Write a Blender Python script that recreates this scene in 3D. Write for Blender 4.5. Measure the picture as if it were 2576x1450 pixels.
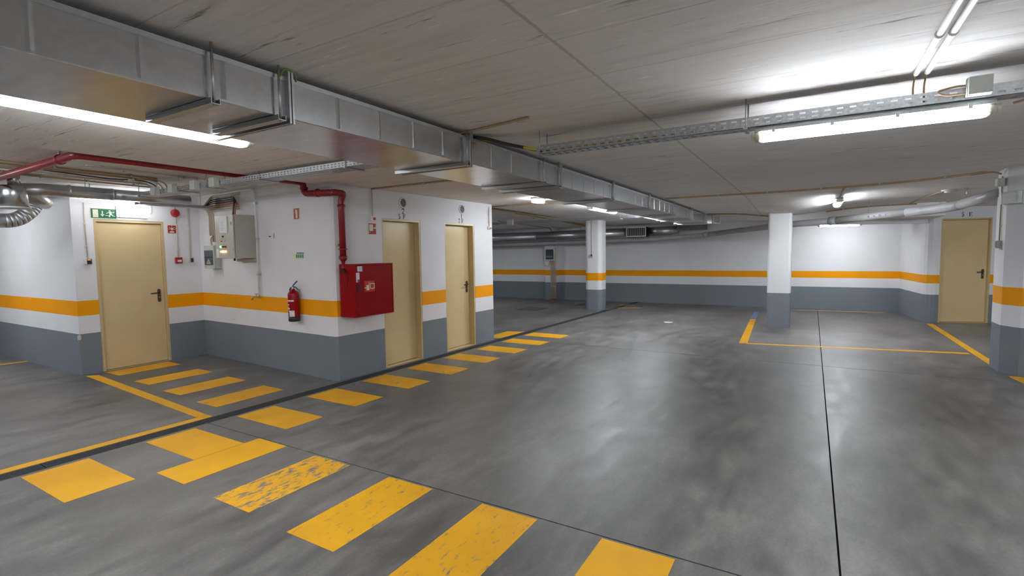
import bpy, math, random
from mathutils import Vector, Matrix
random.seed(7)
for o in list(bpy.data.objects): bpy.data.objects.remove(o)
SC = bpy.context.scene
COL = SC.collection

# ------------------------------------------------------------------ camera, world, exposure
FPX, YAW, PITCH, ROLL = 1270.03, math.radians(30.721), math.radians(-3.9256), math.radians(-0.8228)
cam_d = bpy.data.cameras.new('camera'); cam = bpy.data.objects.new('camera', cam_d); COL.objects.link(cam)
cam_d.sensor_width = 36.0; cam_d.lens = FPX / 2576 * 36.0; cam_d.clip_start = 0.05; cam_d.clip_end = 100
fwd = Vector((math.cos(YAW)*math.cos(PITCH), math.sin(YAW)*math.cos(PITCH), math.sin(PITCH)))
rgt = Vector((math.sin(YAW), -math.cos(YAW), 0)); upv = rgt.cross(fwd)
r2 = rgt*math.cos(ROLL) + upv*math.sin(ROLL); u2 = -rgt*math.sin(ROLL) + upv*math.cos(ROLL)
m = Matrix((( r2.x, u2.x, -fwd.x, 0), (r2.y, u2.y, -fwd.y, 0), (r2.z, u2.z, -fwd.z, 1.6), (0, 0, 0, 1)))
cam.matrix_world = m
SC.camera = cam
w = bpy.data.worlds.new('world'); SC.world = w; w.use_nodes = True
w.node_tree.nodes['Background'].inputs[0].default_value = (0.02, 0.02, 0.022, 1)
w.node_tree.nodes['Background'].inputs[1].default_value = 0.1
SC.view_settings.view_transform = 'Standard'; SC.view_settings.look = 'None'
SC.view_settings.exposure = 1.82; SC.view_settings.gamma = 1.0
try: SC.view_settings.use_curve_mapping = False
except Exception: pass
SC.cycles.max_bounces = 10; SC.cycles.diffuse_bounces = 6; SC.cycles.glossy_bounces = 4
SC.cycles.sample_clamp_indirect = 6.0
SC.cycles.use_denoising = True
LAMP = 24.0        # emission of the fluorescent diffusers

# ------------------------------------------------------------------ materials
MATS = {}
def nt(name):
    mt = bpy.data.materials.new(name); mt.use_nodes = True
    t = mt.node_tree; b = t.nodes['Principled BSDF']; MATS[name] = mt
    return mt, t, b
def N(t, typ, **kw):
    n = t.nodes.new(typ)
    for k, v in kw.items(): setattr(n, k, v)
    return n
def rgba(c): return (c[0], c[1], c[2], 1)
def posmap(t, scale=(1, 1, 1), rot=0.0):
    g = N(t, 'ShaderNodeNewGeometry'); mp = N(t, 'ShaderNodeMapping')
    mp.inputs['Scale'].default_value = scale; mp.inputs['Rotation'].default_value = (0, 0, rot)
    t.links.new(g.outputs['Position'], mp.inputs['Vector']); return mp
def noise(t, vec, scale, detail=4, rough=0.55):
    n = N(t, 'ShaderNodeTexNoise'); n.inputs['Scale'].default_value = scale; n.inputs['Detail'].default_value = detail
    n.inputs['Roughness'].default_value = rough; t.links.new(vec.outputs[0], n.inputs['Vector']); return n
def ramp(t, src, stops):
    r = N(t, 'ShaderNodeValToRGB'); e = r.color_ramp.elements
    e[0].position, e[0].color = stops[0][0], rgba(stops[0][1]); e[1].position, e[1].color = stops[-1][0], rgba(stops[-1][1])
    for p, c in stops[1:-1]:
        x = e.new(p); x.color = rgba(c)
    t.links.new(src, r.inputs['Fac']); return r
def mix(t, fac, a, b, mode='MIX'):
    x = N(t, 'ShaderNodeMix', data_type='RGBA', blend_type=mode)
    for k, v in ((0, fac), (6, a), (7, b)):
        if hasattr(v, 'links'): t.links.new(v, x.inputs[k])
        elif k == 0: x.inputs[0].default_value = v
        else: x.inputs[k].default_value = rgba(v)
    return x.outputs[2]
def bump(t, b, h, strength, dist=0.01):
    n = N(t, 'ShaderNodeBump'); n.inputs['Strength'].default_value = strength; n.inputs['Distance'].default_value = dist
    t.links.new(h, n.inputs['Height']); t.links.new(n.outputs[0], b.inputs['Normal'])
def plain(name, c, rough=0.5, metal=0.0, var=0.12, scale=9.0, spec=None, bmp=0.0, stretch=(1, 1, 1)):
    if name in MATS: return MATS[name]
    mt, t, b = nt(name)
    mp = posmap(t, stretch); n = noise(t, mp, scale)
    lo = tuple(x*(1-var) for x in c); hi = tuple(min(1, x*(1+var)) for x in c)
    r = ramp(t, n.outputs['Fac'], [(0.3, lo), (0.7, hi)])
    t.links.new(r.outputs[0], b.inputs['Base Color'])
    b.inputs['Roughness'].default_value = rough; b.inputs['Metallic'].default_value = metal
    if spec is not None: b.inputs['Specular IOR Level'].default_value = spec
    if bmp: bump(t, b, n.outputs['Fac'], bmp)
    return mt
def emit(name, c, s, base=None):
    mt, t, b = nt(name)
    b.inputs['Base Color'].default_value = rgba(base or c); b.inputs['Emission Color'].default_value = rgba(c)
    b.inputs['Emission Strength'].default_value = s; b.inputs['Roughness'].default_value = 0.4
    return mt
WHITE, ORANGE, DADO = (0.80, 0.80, 0.825), (0.93, 0.365, 0.0), (0.205, 0.232, 0.268)
def banded(name, bands):
    """wall paint: bands = [(z_top, colour), ...] from the floor up"""
    mt, t, b = nt(name)
    g = N(t, 'ShaderNodeNewGeometry'); s = N(t, 'ShaderNodeSeparateXYZ'); t.links.new(g.outputs['Position'], s.inputs[0])
    mp = posmap(t); n = noise(t, mp, 2.0, 5); n2 = noise(t, mp, 60.0, 3)
    cur = None
    for zt, c in reversed(bands):
        if cur is None: cur = c; continue
        lt = N(t, 'ShaderNodeMath', operation='LESS_THAN'); lt.inputs[1].default_value = zt
        t.links.new(s.outputs['Z'], lt.inputs[0]); cur = mix(t, lt.outputs[0], cur, c)
    r = ramp(t, n.outputs['Fac'], [(0.3, (0.94, 0.94, 0.94)), (0.7, (1, 1, 1))])
    out = mix(t, 1.0, cur, r.outputs[0], 'MULTIPLY')
    t.links.new(out, b.inputs['Base Color']); b.inputs['Roughness'].default_value = 0.55
    b.inputs['Specular IOR Level'].default_value = 0.2
    bump(t, b, n2.outputs['Fac'], 0.12, 0.004)
    return mt
M_wall = banded('wall_paint', [(0.572, DADO), (0.822, WHITE), (1.03, ORANGE), (9, WHITE)])
M_wallfar = banded('far_wall_paint', [(0.595, DADO), (0.835, WHITE), (1.015, ORANGE), (9, WHITE)])
M_colplain = banded('plain_column_paint', [(0.71, DADO), (9, WHITE)])
M_colbig = banded('big_column_paint', [(0.60, DADO), (0.865, WHITE), (1.09, ORANGE), (9, WHITE)])
M_white = plain('white_paint', (0.78, 0.78, 0.80), 0.6, var=0.05)

def floor_mat():
    mt, t, b = nt('trowelled_concrete')
    mp = posmap(t, (0.55, 1.0, 1), 0.0); big = noise(t, mp, 0.95, 8, 0.66)
    mp2 = posmap(t, (1.4, 4.5, 1), 0.35); st = noise(t, mp2, 1.6, 6, 0.6)
    mp3 = posmap(t); fine = noise(t, mp3, 45, 4, 0.7)
    a = ramp(t, big.outputs['Fac'], [(0.30, (0.082, 0.079, 0.075)), (0.50, (0.140, 0.136, 0.130)), (0.72, (0.232, 0.226, 0.217))])
    c = ramp(t, st.outputs['Fac'], [(0.3, (0.66, 0.66, 0.67)), (0.7, (1.30, 1.28, 1.26))])
    d = ramp(t, fine.outputs['Fac'], [(0.3, (0.84, 0.84, 0.84)), (0.7, (1.13, 1.13, 1.13))])
    x = mix(t, 1.0, a.outputs[0], c.outputs[0], 'MULTIPLY'); x = mix(t, 1.0, x, d.outputs[0], 'MULTIPLY')
    t.links.new(x, b.inputs['Base Color'])
    rr = ramp(t, st.outputs['Fac'], [(0.3, (0.35, 0.35, 0.35)), (0.7, (0.50, 0.50, 0.50))])
    t.links.new(rr.outputs[0], b.inputs['Roughness']); b.inputs['Specular IOR Level'].default_value = 0.85
    bump(t, b, st.outputs['Fac'], 0.05, 0.01)
    return mt
M_floor = floor_mat()
M_under = plain('joint_dirt', (0.035, 0.034, 0.033), 0.9)
def paint_mat(name, wear, c=(0.80, 0.40, 0.012)):
    mt, t, b = nt(name)
    mp = posmap(t, (3.0, 8.0, 1), 0.4); n = noise(t, mp, 3.2, 9, 0.72)
    mp2 = posmap(t); n2 = noise(t, mp2, 2.5, 4)
    r = ramp(t, n.outputs['Fac'], [(max(0.0, wear-0.05), (0, 0, 0)), (wear+0.03, (1, 1, 1))])
    v = ramp(t, n2.outputs['Fac'], [(0.3, (0.88, 0.86, 0.8)), (0.7, (1.06, 1.06, 1.06))])
    y = mix(t, 1.0, c, v.outputs[0], 'MULTIPLY')
    out = mix(t, r.outputs[0], (0.21, 0.19, 0.15), y)
    t.links.new(out, b.inputs['Base Color']); b.inputs['Roughness'].default_value = 0.5; b.inputs['Specular IOR Level'].default_value = 0.3
    return mt
M_yel = paint_mat('yellow_floor_paint', 0.30); M_yelworn = paint_mat('worn_yellow_floor_paint', 0.47)
M_yelhalf = paint_mat('scuffed_yellow_floor_paint', 0.40)
M_blue = plain('blue_floor_paint', (0.12, 0.2, 0.38), 0.6)

def ceiling_mat():
    mt, t, b = nt('board_marked_concrete')
    mp = posmap(t, (9.0, 0.55, 1)); st = noise(t, mp, 1.6, 7, 0.65)
    mp2 = posmap(t, (26.0, 2.2, 1)); st2 = noise(t, mp2, 1.0, 6, 0.7)
    mp3 = posmap(t); big = noise(t, mp3, 0.6, 4)
    a = ramp(t, big.outputs['Fac'], [(0.3, (0.74, 0.72, 0.705)), (0.7, (0.82, 0.80, 0.79))])
    s = ramp(t, st.outputs['Fac'], [(0.28, (0.84, 0.83, 0.82)), (0.45, (1, 1, 1)), (0.66, (1.06, 1.06, 1.06))])
    s2 = ramp(t, st2.outputs['Fac'], [(0.30, (0.36, 0.35, 0.34)), (0.39, (1, 1, 1)), (0.64, (1, 1, 1)), (0.72, (1.45, 1.45, 1.47))])
    x = mix(t, 1.0, a.outputs[0], s.outputs[0], 'MULTIPLY'); x = mix(t, 1.0, x, s2.outputs[0], 'MULTIPLY')
    # long casting seam running along the lane and board joints across it
    g = N(t, 'ShaderNodeNewGeometry'); sp = N(t, 'ShaderNodeSeparateXYZ'); t.links.new(g.outputs['Position'], sp.inputs[0])
    def line(sock, at, half):
        d = N(t, 'ShaderNodeMath', operation='SUBTRACT'); d.inputs[1].default_value = at; t.links.new(sock, d.inputs[0])
        ab = N(t, 'ShaderNodeMath', operation='ABSOLUTE'); t.links.new(d.outputs[0], ab.inputs[0])
        l = N(t, 'ShaderNodeMath', operation='LESS_THAN'); l.inputs[1].default_value = half; t.links.new(ab.outputs[0], l.inputs[0])
        return l.outputs[0]
    jit = N(t, 'ShaderNodeMath', operation='MULTIPLY_ADD'); jit.inputs[1].default_value = 0.03; t.links.new(st.outputs['Fac'], jit.inputs[0])
    t.links.new(sp.outputs['Y'], jit.inputs[2])
    x = mix(t, line(jit.outputs[0], 0.985, 0.009), x, (0.56, 0.54, 0.52))
    bw = N(t, 'ShaderNodeMath', operation='PINGPONG'); bw.inputs[1].default_value = 0.25; t.links.new(sp.outputs['X'], bw.inputs[0])
    lt = N(t, 'ShaderNodeMath', operation='LESS_THAN'); lt.inputs[1].default_value = 0.0045; t.links.new(bw.outputs[0], lt.inputs[0])
    fac = N(t, 'ShaderNodeMath', operation='MULTIPLY'); t.links.new(lt.outputs[0], fac.inputs[0]); t.links.new(st2.outputs['Fac'], fac.inputs[1])
    fac2 = N(t, 'ShaderNodeMath', operation='MULTIPLY'); fac2.inputs[1].default_value = 0.55; t.links.new(fac.outputs[0], fac2.inputs[0])
    x = mix(t, fac2.outputs[0], x, (0.25, 0.24, 0.235))
    t.links.new(x, b.inputs['Base Color']); b.inputs['Roughness'].default_value = 0.75; b.inputs['Specular IOR Level'].default_value = 0.3
    bump(t, b, st2.outputs['Fac'], 0.35, 0.006)
    return mt
M_ceil = ceiling_mat()

def galv(name, c=(0.56, 0.59, 0.62), rough=0.32, wav=0.25, spangle=30, var=0.05, stretch=(2.4, 0.35, 0.35)):
    mt, t, b = nt(name)
    mp = posmap(t); n = noise(t, mp, spangle, 2, 0.5); n2 = noise(t, posmap(t, stretch), 1.7, 2, 0.4)
    r = ramp(t, n.outputs['Fac'], [(0.3, tuple(x*(1-var) for x in c)), (0.7, tuple(min(1, x*(1+var)) for x in c))])
    t.links.new(r.outputs[0], b.inputs['Base Color']); b.inputs['Metallic'].default_value = 1.0
    b.inputs['Roughness'].default_value = rough
    if wav: bump(t, b, n2.outputs['Fac'], wav, 0.06)
    return mt
M_duct = galv('galvanised_sheet', (0.60, 0.63, 0.66), rough=0.27, wav=0.16)
M_ribbed = galv('dull_spiral_steel', (0.60, 0.63, 0.64), 0.50, 0.02, 20)
M_spiral = galv('spiral_duct_steel', (0.52, 0.54, 0.56), 0.36, 0.03, 20)
M_tray = galv('galvanised_tray', (0.56, 0.59, 0.62), 0.42, 0.0, 60, 0.14)
M_steel = galv('zinc_steel', (0.55, 0.56, 0.57), 0.38, 0.0, 40)
M_grate = plain('grate_iron', (0.055, 0.058, 0.062), 0.6, 0.3)
M_door = plain('beige_door_enamel', (0.68, 0.53, 0.285), 0.24, var=0.04, scale=2.0, spec=0.5)
M_frame = plain('beige_frame_enamel', (0.60, 0.465, 0.245), 0.30, var=0.04)
M_black = plain('black_plastic', (0.02, 0.02, 0.022), 0.4)
M_dark = plain('recess_shade', (0.008, 0.008, 0.01), 0.8)  # near-black colour standing in for shade in gaps and behind louvres
M_bronze = plain('dark_bronze_handle', (0.10, 0.085, 0.06), 0.4, 0.6)
M_red = plain('red_enamel', (0.30, 0.002, 0.005), 0.24, var=0.06, scale=3, spec=0.3)
M_redpipe = plain('red_pipe_paint', (0.25, 0.012, 0.018), 0.35, var=0.1)
M_signred = plain('sign_red', (0.42, 0.012, 0.02), 0.45, var=0.05)
M_signgreen = plain('sign_green', (0.004, 0.13, 0.055), 0.4, var=0.04)
M_signcream = plain('photoluminescent_cream', (0.72, 0.70, 0.50), 0.5, var=0.03)
M_label = plain('white_label', (0.75, 0.75, 0.74), 0.5, var=0.04)
M_ink = plain('black_stencil_ink', (0.025, 0.025, 0.03), 0.7, var=0.2)
M_inkgrey = plain('grey_print', (0.22, 0.22, 0.24), 0.7)
M_cab = plain('beige_grey_enamel', (0.50, 0.46, 0.41), 0.30, var=0.03, scale=3)
M_cabside = M_cab
M_pvcgrey = plain('grey_pvc', (0.42, 0.42, 0.425), 0.42, var=0.10, scale=4)
M_pvcwhite = plain('white_pvc', (0.76, 0.76, 0.75), 0.35, var=0.05)
M_cond = plain('cream_conduit', (0.58, 0.50, 0.38), 0.45, var=0.06)
M_brown = plain('tan_conduit', (0.42, 0.30, 0.17), 0.5, var=0.08)
M_boxgrey = plain('grey_junction_plastic', (0.50, 0.52, 0.49), 0.5, var=0.05)
M_boxlight = plain('pale_junction_plastic', (0.60, 0.63, 0.58), 0.5, var=0.05)
M_lampbody = plain('grey_lamp_housing', (0.42, 0.45, 0.46), 0.45, var=0.04)
M_cap = plain('yellowed_lamp_cap', (0.78, 0.75, 0.64), 0.35, var=0.05)
M_cabyel = plain('yellow_cable', (0.62, 0.52, 0.02), 0.5); M_caborange = plain('orange_cable', (0.60, 0.13, 0.02), 0.5)
M_cabgreen = plain('green_yellow_wire', (0.20, 0.34, 0.04), 0.5)
M_cabblk = plain('black_cable', (0.03, 0.03, 0.038), 0.5); M_cabcopper = plain('brown_orange_cable', (0.46, 0.19, 0.09), 0.5)
M_brass = plain('brass', (0.50, 0.40, 0.22), 0.35, 0.8)
M_bluehandle = plain('dark_blue_handle', (0.03, 0.035, 0.11), 0.35)
M_smoked = plain('smoked_window', (0.055, 0.075, 0.085), 0.08, var=0.2, scale=6, spec=0.7)
M_bluelabel = plain('blue_label', (0.06, 0.06, 0.3), 0.5); M_orglabel = plain('orange_label', (0.7, 0.3, 0.1), 0.5)
M_clear = plain('clear_plastic', (0.62, 0.68, 0.70), 0.12, var=0.12, scale=14, spec=0.7)
M_lamp = emit('fluorescent_diffuser', (0.905, 0.95, 1.0), LAMP)
M_lamplow = emit('dimmed_diffuser', (0.95, 0.96, 1.0), LAMP*0.13)  # emission lowered to keep the recess by the left door darker
M_lampdim = emit('emergency_diffuser', (0.95, 0.97, 1.0), 2.0)
M_ledg = emit('green_indicator', (0.1, 1.0, 0.2), 2.2); M_ledr = emit('red_indicator', (1.0, 0.12, 0.05), 2.2)
M_ledo = emit('amber_indicator', (1.0, 0.35, 0.08), 2.4); M_leddark = plain('unlit_red_indicator', (0.22, 0.03, 0.03), 0.3)

# ------------------------------------------------------------------ mesh building
X, Y, Z = Vector((1, 0, 0)), Vector((0, 1, 0)), Vector((0, 0, 1))
class MB:
    def __init__(s): s.v = []; s.f = []; s.sm = []
    def add(s, vs, fs, smooth=False):
        o = len(s.v); s.v += [Vector(p) for p in vs]
        for f in fs: s.f.append(tuple(i+o for i in f)); s.sm.append(smooth)
        return s
    def box(s, x0, x1, y0, y1, z0, z1):
        return s.obox((0, 0, 0), X, Y, Z, (x0, x1), (y0, y1), (z0, z1))
    def obox(s, O, u, v, n, a, b, c):
        O = Vector(O); P = [O + u*a[i] + v*b[j] + n*c[k] for k in (0, 1) for j in (0, 1) for i in (0, 1)]
        F = [(0, 2, 3, 1), (4, 5, 7, 6), (0, 1, 5, 4), (1, 3, 7, 5), (3, 2, 6, 7), (2, 0, 4, 6)]
        if u.cross(v).dot(n) < 0: F = [tuple(reversed(f)) for f in F]
        return s.add(P, F)
    def prism(s, poly, O, u, v, n, c0, c1, smooth=False):
        O = Vector(O); k = len(poly)
        A = [O + u*p[0] + v*p[1] + n*c0 for p in poly]; B = [O + u*p[0] + v*p[1] + n*c1 for p in poly]
        area = sum(poly[i][0]*poly[(i+1) % k][1] - poly[(i+1) % k][0]*poly[i][1] for i in range(k))
        flip = (area > 0) != (u.cross(v).dot(n) > 0)
        caps = [tuple(range(k-1, -1, -1)), tuple(range(k, 2*k))]
        sides = [(i, (i+1) % k, k+(i+1) % k, k+i) for i in range(k)]
        if flip: caps = [tuple(reversed(f)) for f in caps]; sides = [tuple(reversed(f)) for f in sides]
        if (c1 < c0): caps = [tuple(reversed(f)) for f in caps]; sides = [tuple(reversed(f)) for f in sides]
        o = len(s.v); s.v += A + B
        for f in caps: s.f.append(tuple(i+o for i in f)); s.sm.append(False)
        for f in sides: s.f.append(tuple(i+o for i in f)); s.sm.append(smooth)
        return s
    def tube(s, pts, r, seg=10, caps=True):
        P = [Vector(p) for p in pts]; k = len(P)
        R = r if isinstance(r, (list, tuple)) else [r]*k
        T = []
        for i in range(k):
            a = P[i]-P[i-1] if i else P[1]-P[0]; b = P[i+1]-P[i] if i < k-1 else a
            d = a.normalized()+b.normalized(); T.append(d.normalized() if d.length > 1e-6 else a.normalized())
        ref = Z if abs(T[0].z) < 0.9 else X
        nx = T[0].cross(ref).normalized(); o = len(s.v)
        for i in range(k):
            nx = (nx - T[i]*nx.dot(T[i])).normalized(); ny = T[i].cross(nx)
            for j in range(seg):
                a = 2*math.pi*j/seg; s.v.append(P[i] + (nx*math.cos(a)+ny*math.sin(a))*R[i])
        for i in range(k-1):
            for j in range(seg):
                s.f.append((o+i*seg+j, o+i*seg+(j+1) % seg, o+(i+1)*seg+(j+1) % seg, o+(i+1)*seg+j)); s.sm.append(True)
        if caps:
            s.f.append(tuple(o+j for j in range(seg-1, -1, -1))); s.sm.append(False)
            s.f.append(tuple(o+(k-1)*seg+j for j in range(seg))); s.sm.append(False)
        return s
    def cyl(s, a, b, r, seg=16): return s.tube([a, b], r, seg)
    def lathe(s, O, prof, seg=20):
        O = Vector(O); o = len(s.v); k = len(prof)
        for (r, z) in prof:
            for j in range(seg):
                a = 2*math.pi*j/seg; s.v.append(O + Vector((r*math.cos(a), r*math.sin(a), z)))
        for i in range(k-1):
            for j in range(seg):
                s.f.append((o+i*seg+j, o+i*seg+(j+1) % seg, o+(i+1)*seg+(j+1) % seg, o+(i+1)*seg+j)); s.sm.append(True)
        s.f.append(tuple(o+j for j in range(seg-1, -1, -1))); s.sm.append(False)
        s.f.append(tuple(o+(k-1)*seg+j for j in range(seg))); s.sm.append(False)
        return s
def fillet(pts, rad, n=5):
    P = [Vector(p) for p in pts]; out = [P[0]]
    for i in range(1, len(P)-1):
        a = (P[i-1]-P[i]); b = (P[i+1]-P[i]); r = min(rad, a.length*0.45, b.length*0.45)
        p0 = P[i]+a.normalized()*r; p1 = P[i]+b.normalized()*r
        for k in range(n+1):
            t = k/n; out.append(p0*(1-t)**2 + P[i]*2*t*(1-t) + p1*t*t)
    out.append(P[-1]); return out
def rrect(a0, a1, b0, b1, r, n=4):
    out = []
    for cx, cy, s in ((a1-r, b1-r, 0), (a0+r, b1-r, 90), (a0+r, b0+r, 180), (a1-r, b0+r, 270)):
        for k in range(n+1):
            t = math.radians(s+90*k/n); out.append((cx+r*math.cos(t), cy+r*math.sin(t)))
    return out
def circ(cx, cy, r, n=16): return [(cx+r*math.cos(2*math.pi*k/n), cy+r*math.sin(2*math.pi*k/n)) for k in range(n)]
def stroke(p, q, wd):
    dx, dy = q[0]-p[0], q[1]-p[1]; l = math.hypot(dx, dy); nx, ny = -dy/l*wd/2, dx/l*wd/2
    return [(p[0]+nx, p[1]+ny), (p[0]-nx, p[1]-ny), (q[0]-nx, q[1]-ny), (q[0]+nx, q[1]+ny)]

ROOT = {}
def link(o): COL.objects.link(o); return o
def tag(o, label=None, cat=None, group=None, kind=None):
    if label: o['label'] = label
    if cat: o['category'] = cat
    if group: o['group'] = group
    if kind: o['kind'] = kind
    return o
def mesh(name, mb, mat, loc):
    me = bpy.data.meshes.new(name); L = Vector(loc)
    me.from_pydata([tuple(v-L) for v in mb.v], [], mb.f)
    me.polygons.foreach_set('use_smooth', mb.sm); me.materials.append(mat); me.update()
    return me
def thing(name, label, cat, loc, group=None, kind=None):
    o = link(bpy.data.objects.new(name, None)); o.location = loc; o.empty_display_size = 0.1
    ROOT[o.name] = Vector(loc); return tag(o, label, cat, group, kind)
def solo(name, label, cat, mb, mat, loc, group=None, kind=None, bevel=0):
    o = link(bpy.data.objects.new(name, mesh(name, mb, mat, loc))); o.location = loc; ROOT[o.name] = Vector(loc)
    if bevel: bev(o, bevel)
    return tag(o, label, cat, group, kind)
def bev(o, wd):
    b = o.modifiers.new('bevel', 'BEVEL'); b.width = wd; b.segments = 2; b.limit_method = 'ANGLE'; b.angle_limit = math.radians(40)
SPLIT = {'crease', 'clip', 'stem', 'pipe_socket', 'pipe_clamp', 'hanger_rod', 'grille_slat', 'flange_plate', 'screw', 'hanger_strap', 'dark_smear', 'duct_collar', 'valve_body'}
def islands(mb):
    par = list(range(len(mb.v)))
    def f(i):
        while par[i] != i: par[i] = par[par[i]]; i = par[i]
        return i
    for fc in mb.f:
        for q in fc[1:]: par[f(q)] = f(fc[0])
    out = {}
    for k, fc in enumerate(mb.f): out.setdefault(f(fc[0]), []).append(k)
    res = []
    for ks in out.values():
        m2 = MB(); ix = {}
        for k in ks:
            for q in mb.f[k]:
                if q not in ix: ix[q] = len(m2.v); m2.v.append(mb.v[q])
            m2.f.append(tuple(ix[q] for q in mb.f[k])); m2.sm.append(mb.sm[k])
        res.append(m2)
    return res
def part(name, mb, mat, parent, label=None, bevel=0, kind=None):
    if name in SPLIT:
        ms = islands(mb)
        if len(ms) > 1:
            return [part1(name, q, mat, parent, label, bevel, kind) for q in ms][0]
    return part1(name, mb, mat, parent, label, bevel, kind)
def part1(name, mb, mat, parent, label=None, bevel=0, kind=None):
    L = ROOT[parent.name]
    o = link(bpy.data.objects.new(name, mesh(name, mb, mat, L))); o.parent = parent; ROOT[o.name] = L
    if bevel: bev(o, bevel)
    return tag(o, label, None, None, kind)
def B(*a): return MB().box(*a)
def OB(*a): return MB().obox(*a)

# ------------------------------------------------------------------ the setting
def fw(x): return 5.17 - 0.0255*(x-4.32)          # plane of the wall with the two store doors
def sstep(a, b, x):
    t = min(1, max(0, (x-a)/(b-a))); return t*t*(3-2*t)
def zc(x, y):                                      # underside of the slab, slightly out of level
    z = 2.50 - 0.085*sstep(11, 15.6, x)
    z -= 0.17*math.exp(-((x-11.9)/1.9)**2 - ((y-0.45)/0.85)**2)
    z += 0.10*math.exp(-((x-8.7)/1.0)**2 - ((y+2.5)/1.0)**2)
    return z
def zu(x, y): return 2.60 - 0.17*sstep(9, 15.6, x)
EDGE = 5.36
FX0, FX1, FY0, FY1 = -7.0, 15.9, -8.0, 14.0

# floor: dark bed, concrete slabs with open joints, then the paint
fl = solo('floor', 'grey trowelled concrete garage floor with yellow painted bars and saw-cut joints', 'floor',
          B(FX0-.2, FX1+.2, FY0-.2, FY1+.2, -0.25, -0.10), M_under, (0, 0, 0), kind='structure')
xs = [FX0, -2.8, 2.61, 8.02, 13.4, FX1]; ys = [FY0, -5.4, -0.155, None, 10.0, FY1]
J = 0.005
for i in range(5):
    x0, x1 = xs[i]+J, xs[i+1]-J
    def slab(poly): part('floor_slab', MB().prism(poly, (0, 0, 0), X, Y, Z, -0.10, 0.0), M_floor, fl)
    for ya, yb in ((FY0, -5.4), (-5.4, -0.155)):
        slab([(x0, ya+J), (x1, ya+J), (x1, yb-J), (x0, yb-J)])
    slab([(x0, -0.155+J), (x1, -0.155+J), (x1, fw(x1)-0.215), (x0, fw(x0)-0.215)])
for x0, x1 in ((FX0, 4.42-J), (4.42+J, FX1)):
    part('floor_slab', MB().prism([(x0, fw(x0)-0.05), (x1, fw(x1)-0.05), (x1, FY1), (x0, FY1)], (0, 0, 0), X, Y, Z, -0.10, 0.0), M_floor, fl)
def mark(poly, mat=M_yel, label=None, name='painted_bar', t=0.0015):
    return part(name, MB().prism(poly, (0, 0, 0), X, Y, Z, 0.0, t), mat, fl, label)
for k in range(10):                                # bars across the walkway in front of the store doors
    x = 1.255+0.804*k; wd = 0.405
    a, b = (-1.045, -0.262)
    if k == 7: b = -0.30
    mark([(x, fw(x)+a), (x+wd, fw(x+wd)+a), (x+wd, fw(x+wd)+b), (x, fw(x)+b)], M_yelhalf if k in (4, 5) else M_yel)
mark([(8.02, 5.04), (8.9, 5.0), (8.8, 5.36), (7.96, 5.36)], label='short yellow bar beyond the drain at the wall corner')
mark([(1.79, 3.79), (2.60, 3.78), (2.60, 4.165), (1.79, 4.178)], M_yel)
for k, (x0, mt) in enumerate(((1.78, M_yelworn), (1.755, M_yelhalf), (1.75, M_yelhalf), (1.76, M_yel), (1.76, M_yel), (1.76, M_yel))):
    y1 = 3.40-0.808*k
    mark([(x0, y1-0.40), (2.588, y1-0.40), (2.588, y1), (x0, y1)], mt,
         'yellow bar worn down to flecks of paint' if k == 0 else None)
for k, (y1, x0) in enumerate(((8.56, 3.12), (7.60, 3.065), (6.715, 3.0), (5.85, 2.94))):
    mark([(x0, y1-0.40), (x0+0.79, y1-0.41), (x0+0.80, y1), (x0, y1)], M_yelhalf if k == 3 else M_yel)
mark([(2.885, 8.56), (2.995, 8.45), (2.745, fw(2.7)+0.05), (2.645, fw(2.7)+0.05)], name='painted_line')
mark([(-1.5, fw(-1.5)-0.045), (2.745, fw(2.7)-0.045), (2.745, fw(2.7)+0.055), (-1.5, fw(-1.5)+0.06)], name='painted_line')
mark([(1.2, 10.70), (2.95, 10.66), (2.95, 10.74), (1.2, 10.78)], name='painted_line')
mark([(9.38, 1.05), (9.45, 0.92), (12.88, 1.085), (12.83, 1.20)], name='painted_line')
mark([(9.37, 0.93), (9.46, 0.93), (10.0, -2.06), (9.87, -2.06)], name='painted_line')
mark([(13.50, -2.10), (13.50, -2.21), (9.05, -2.205), (9.05, -2.10)], name='painted_line')
mark([(8.40, -2.12), (8.30, -2.12), (7.2, -2.25), (7.2, -2.36), (8.40, -2.25)], name='painted_line')
mark([(12.90, 1.20), (12.92, 1.09), (14.4, 1.14), (14.37, 1.24)], M_blue, 'faded blue line continuing the yellow bay line', 'painted_line')
mark([(13.85, 4.75), (13.95, 4.75), (14.2, 4.15), (14.1, 4.15)], name='painted_line')
mark([(14.62, 4.95), (14.72, 4.95), (14.84, 4.55), (14.74, 4.55)], name='painted_line')
mark([(13.7, 5.95), (13.85, 5.9), (14.1, 5.55), (14.0, 5.5)], name='painted_line')
mark([(15.2, 0.3), (15.35, 0.3), (15.6, -1.6), (15.35, -1.6)], plain('faint_orange_dust', (0.36, 0.24, 0.15), 0.8), 'faint orange stain along the wall foot', 'paint_stain')
mark(circ(11.5, 2.75, 0.10, 12), plain('pale_spot_paint', (0.62, 0.60, 0.56), 0.6), 'small pale round spot', 'paint_spot')

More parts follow.
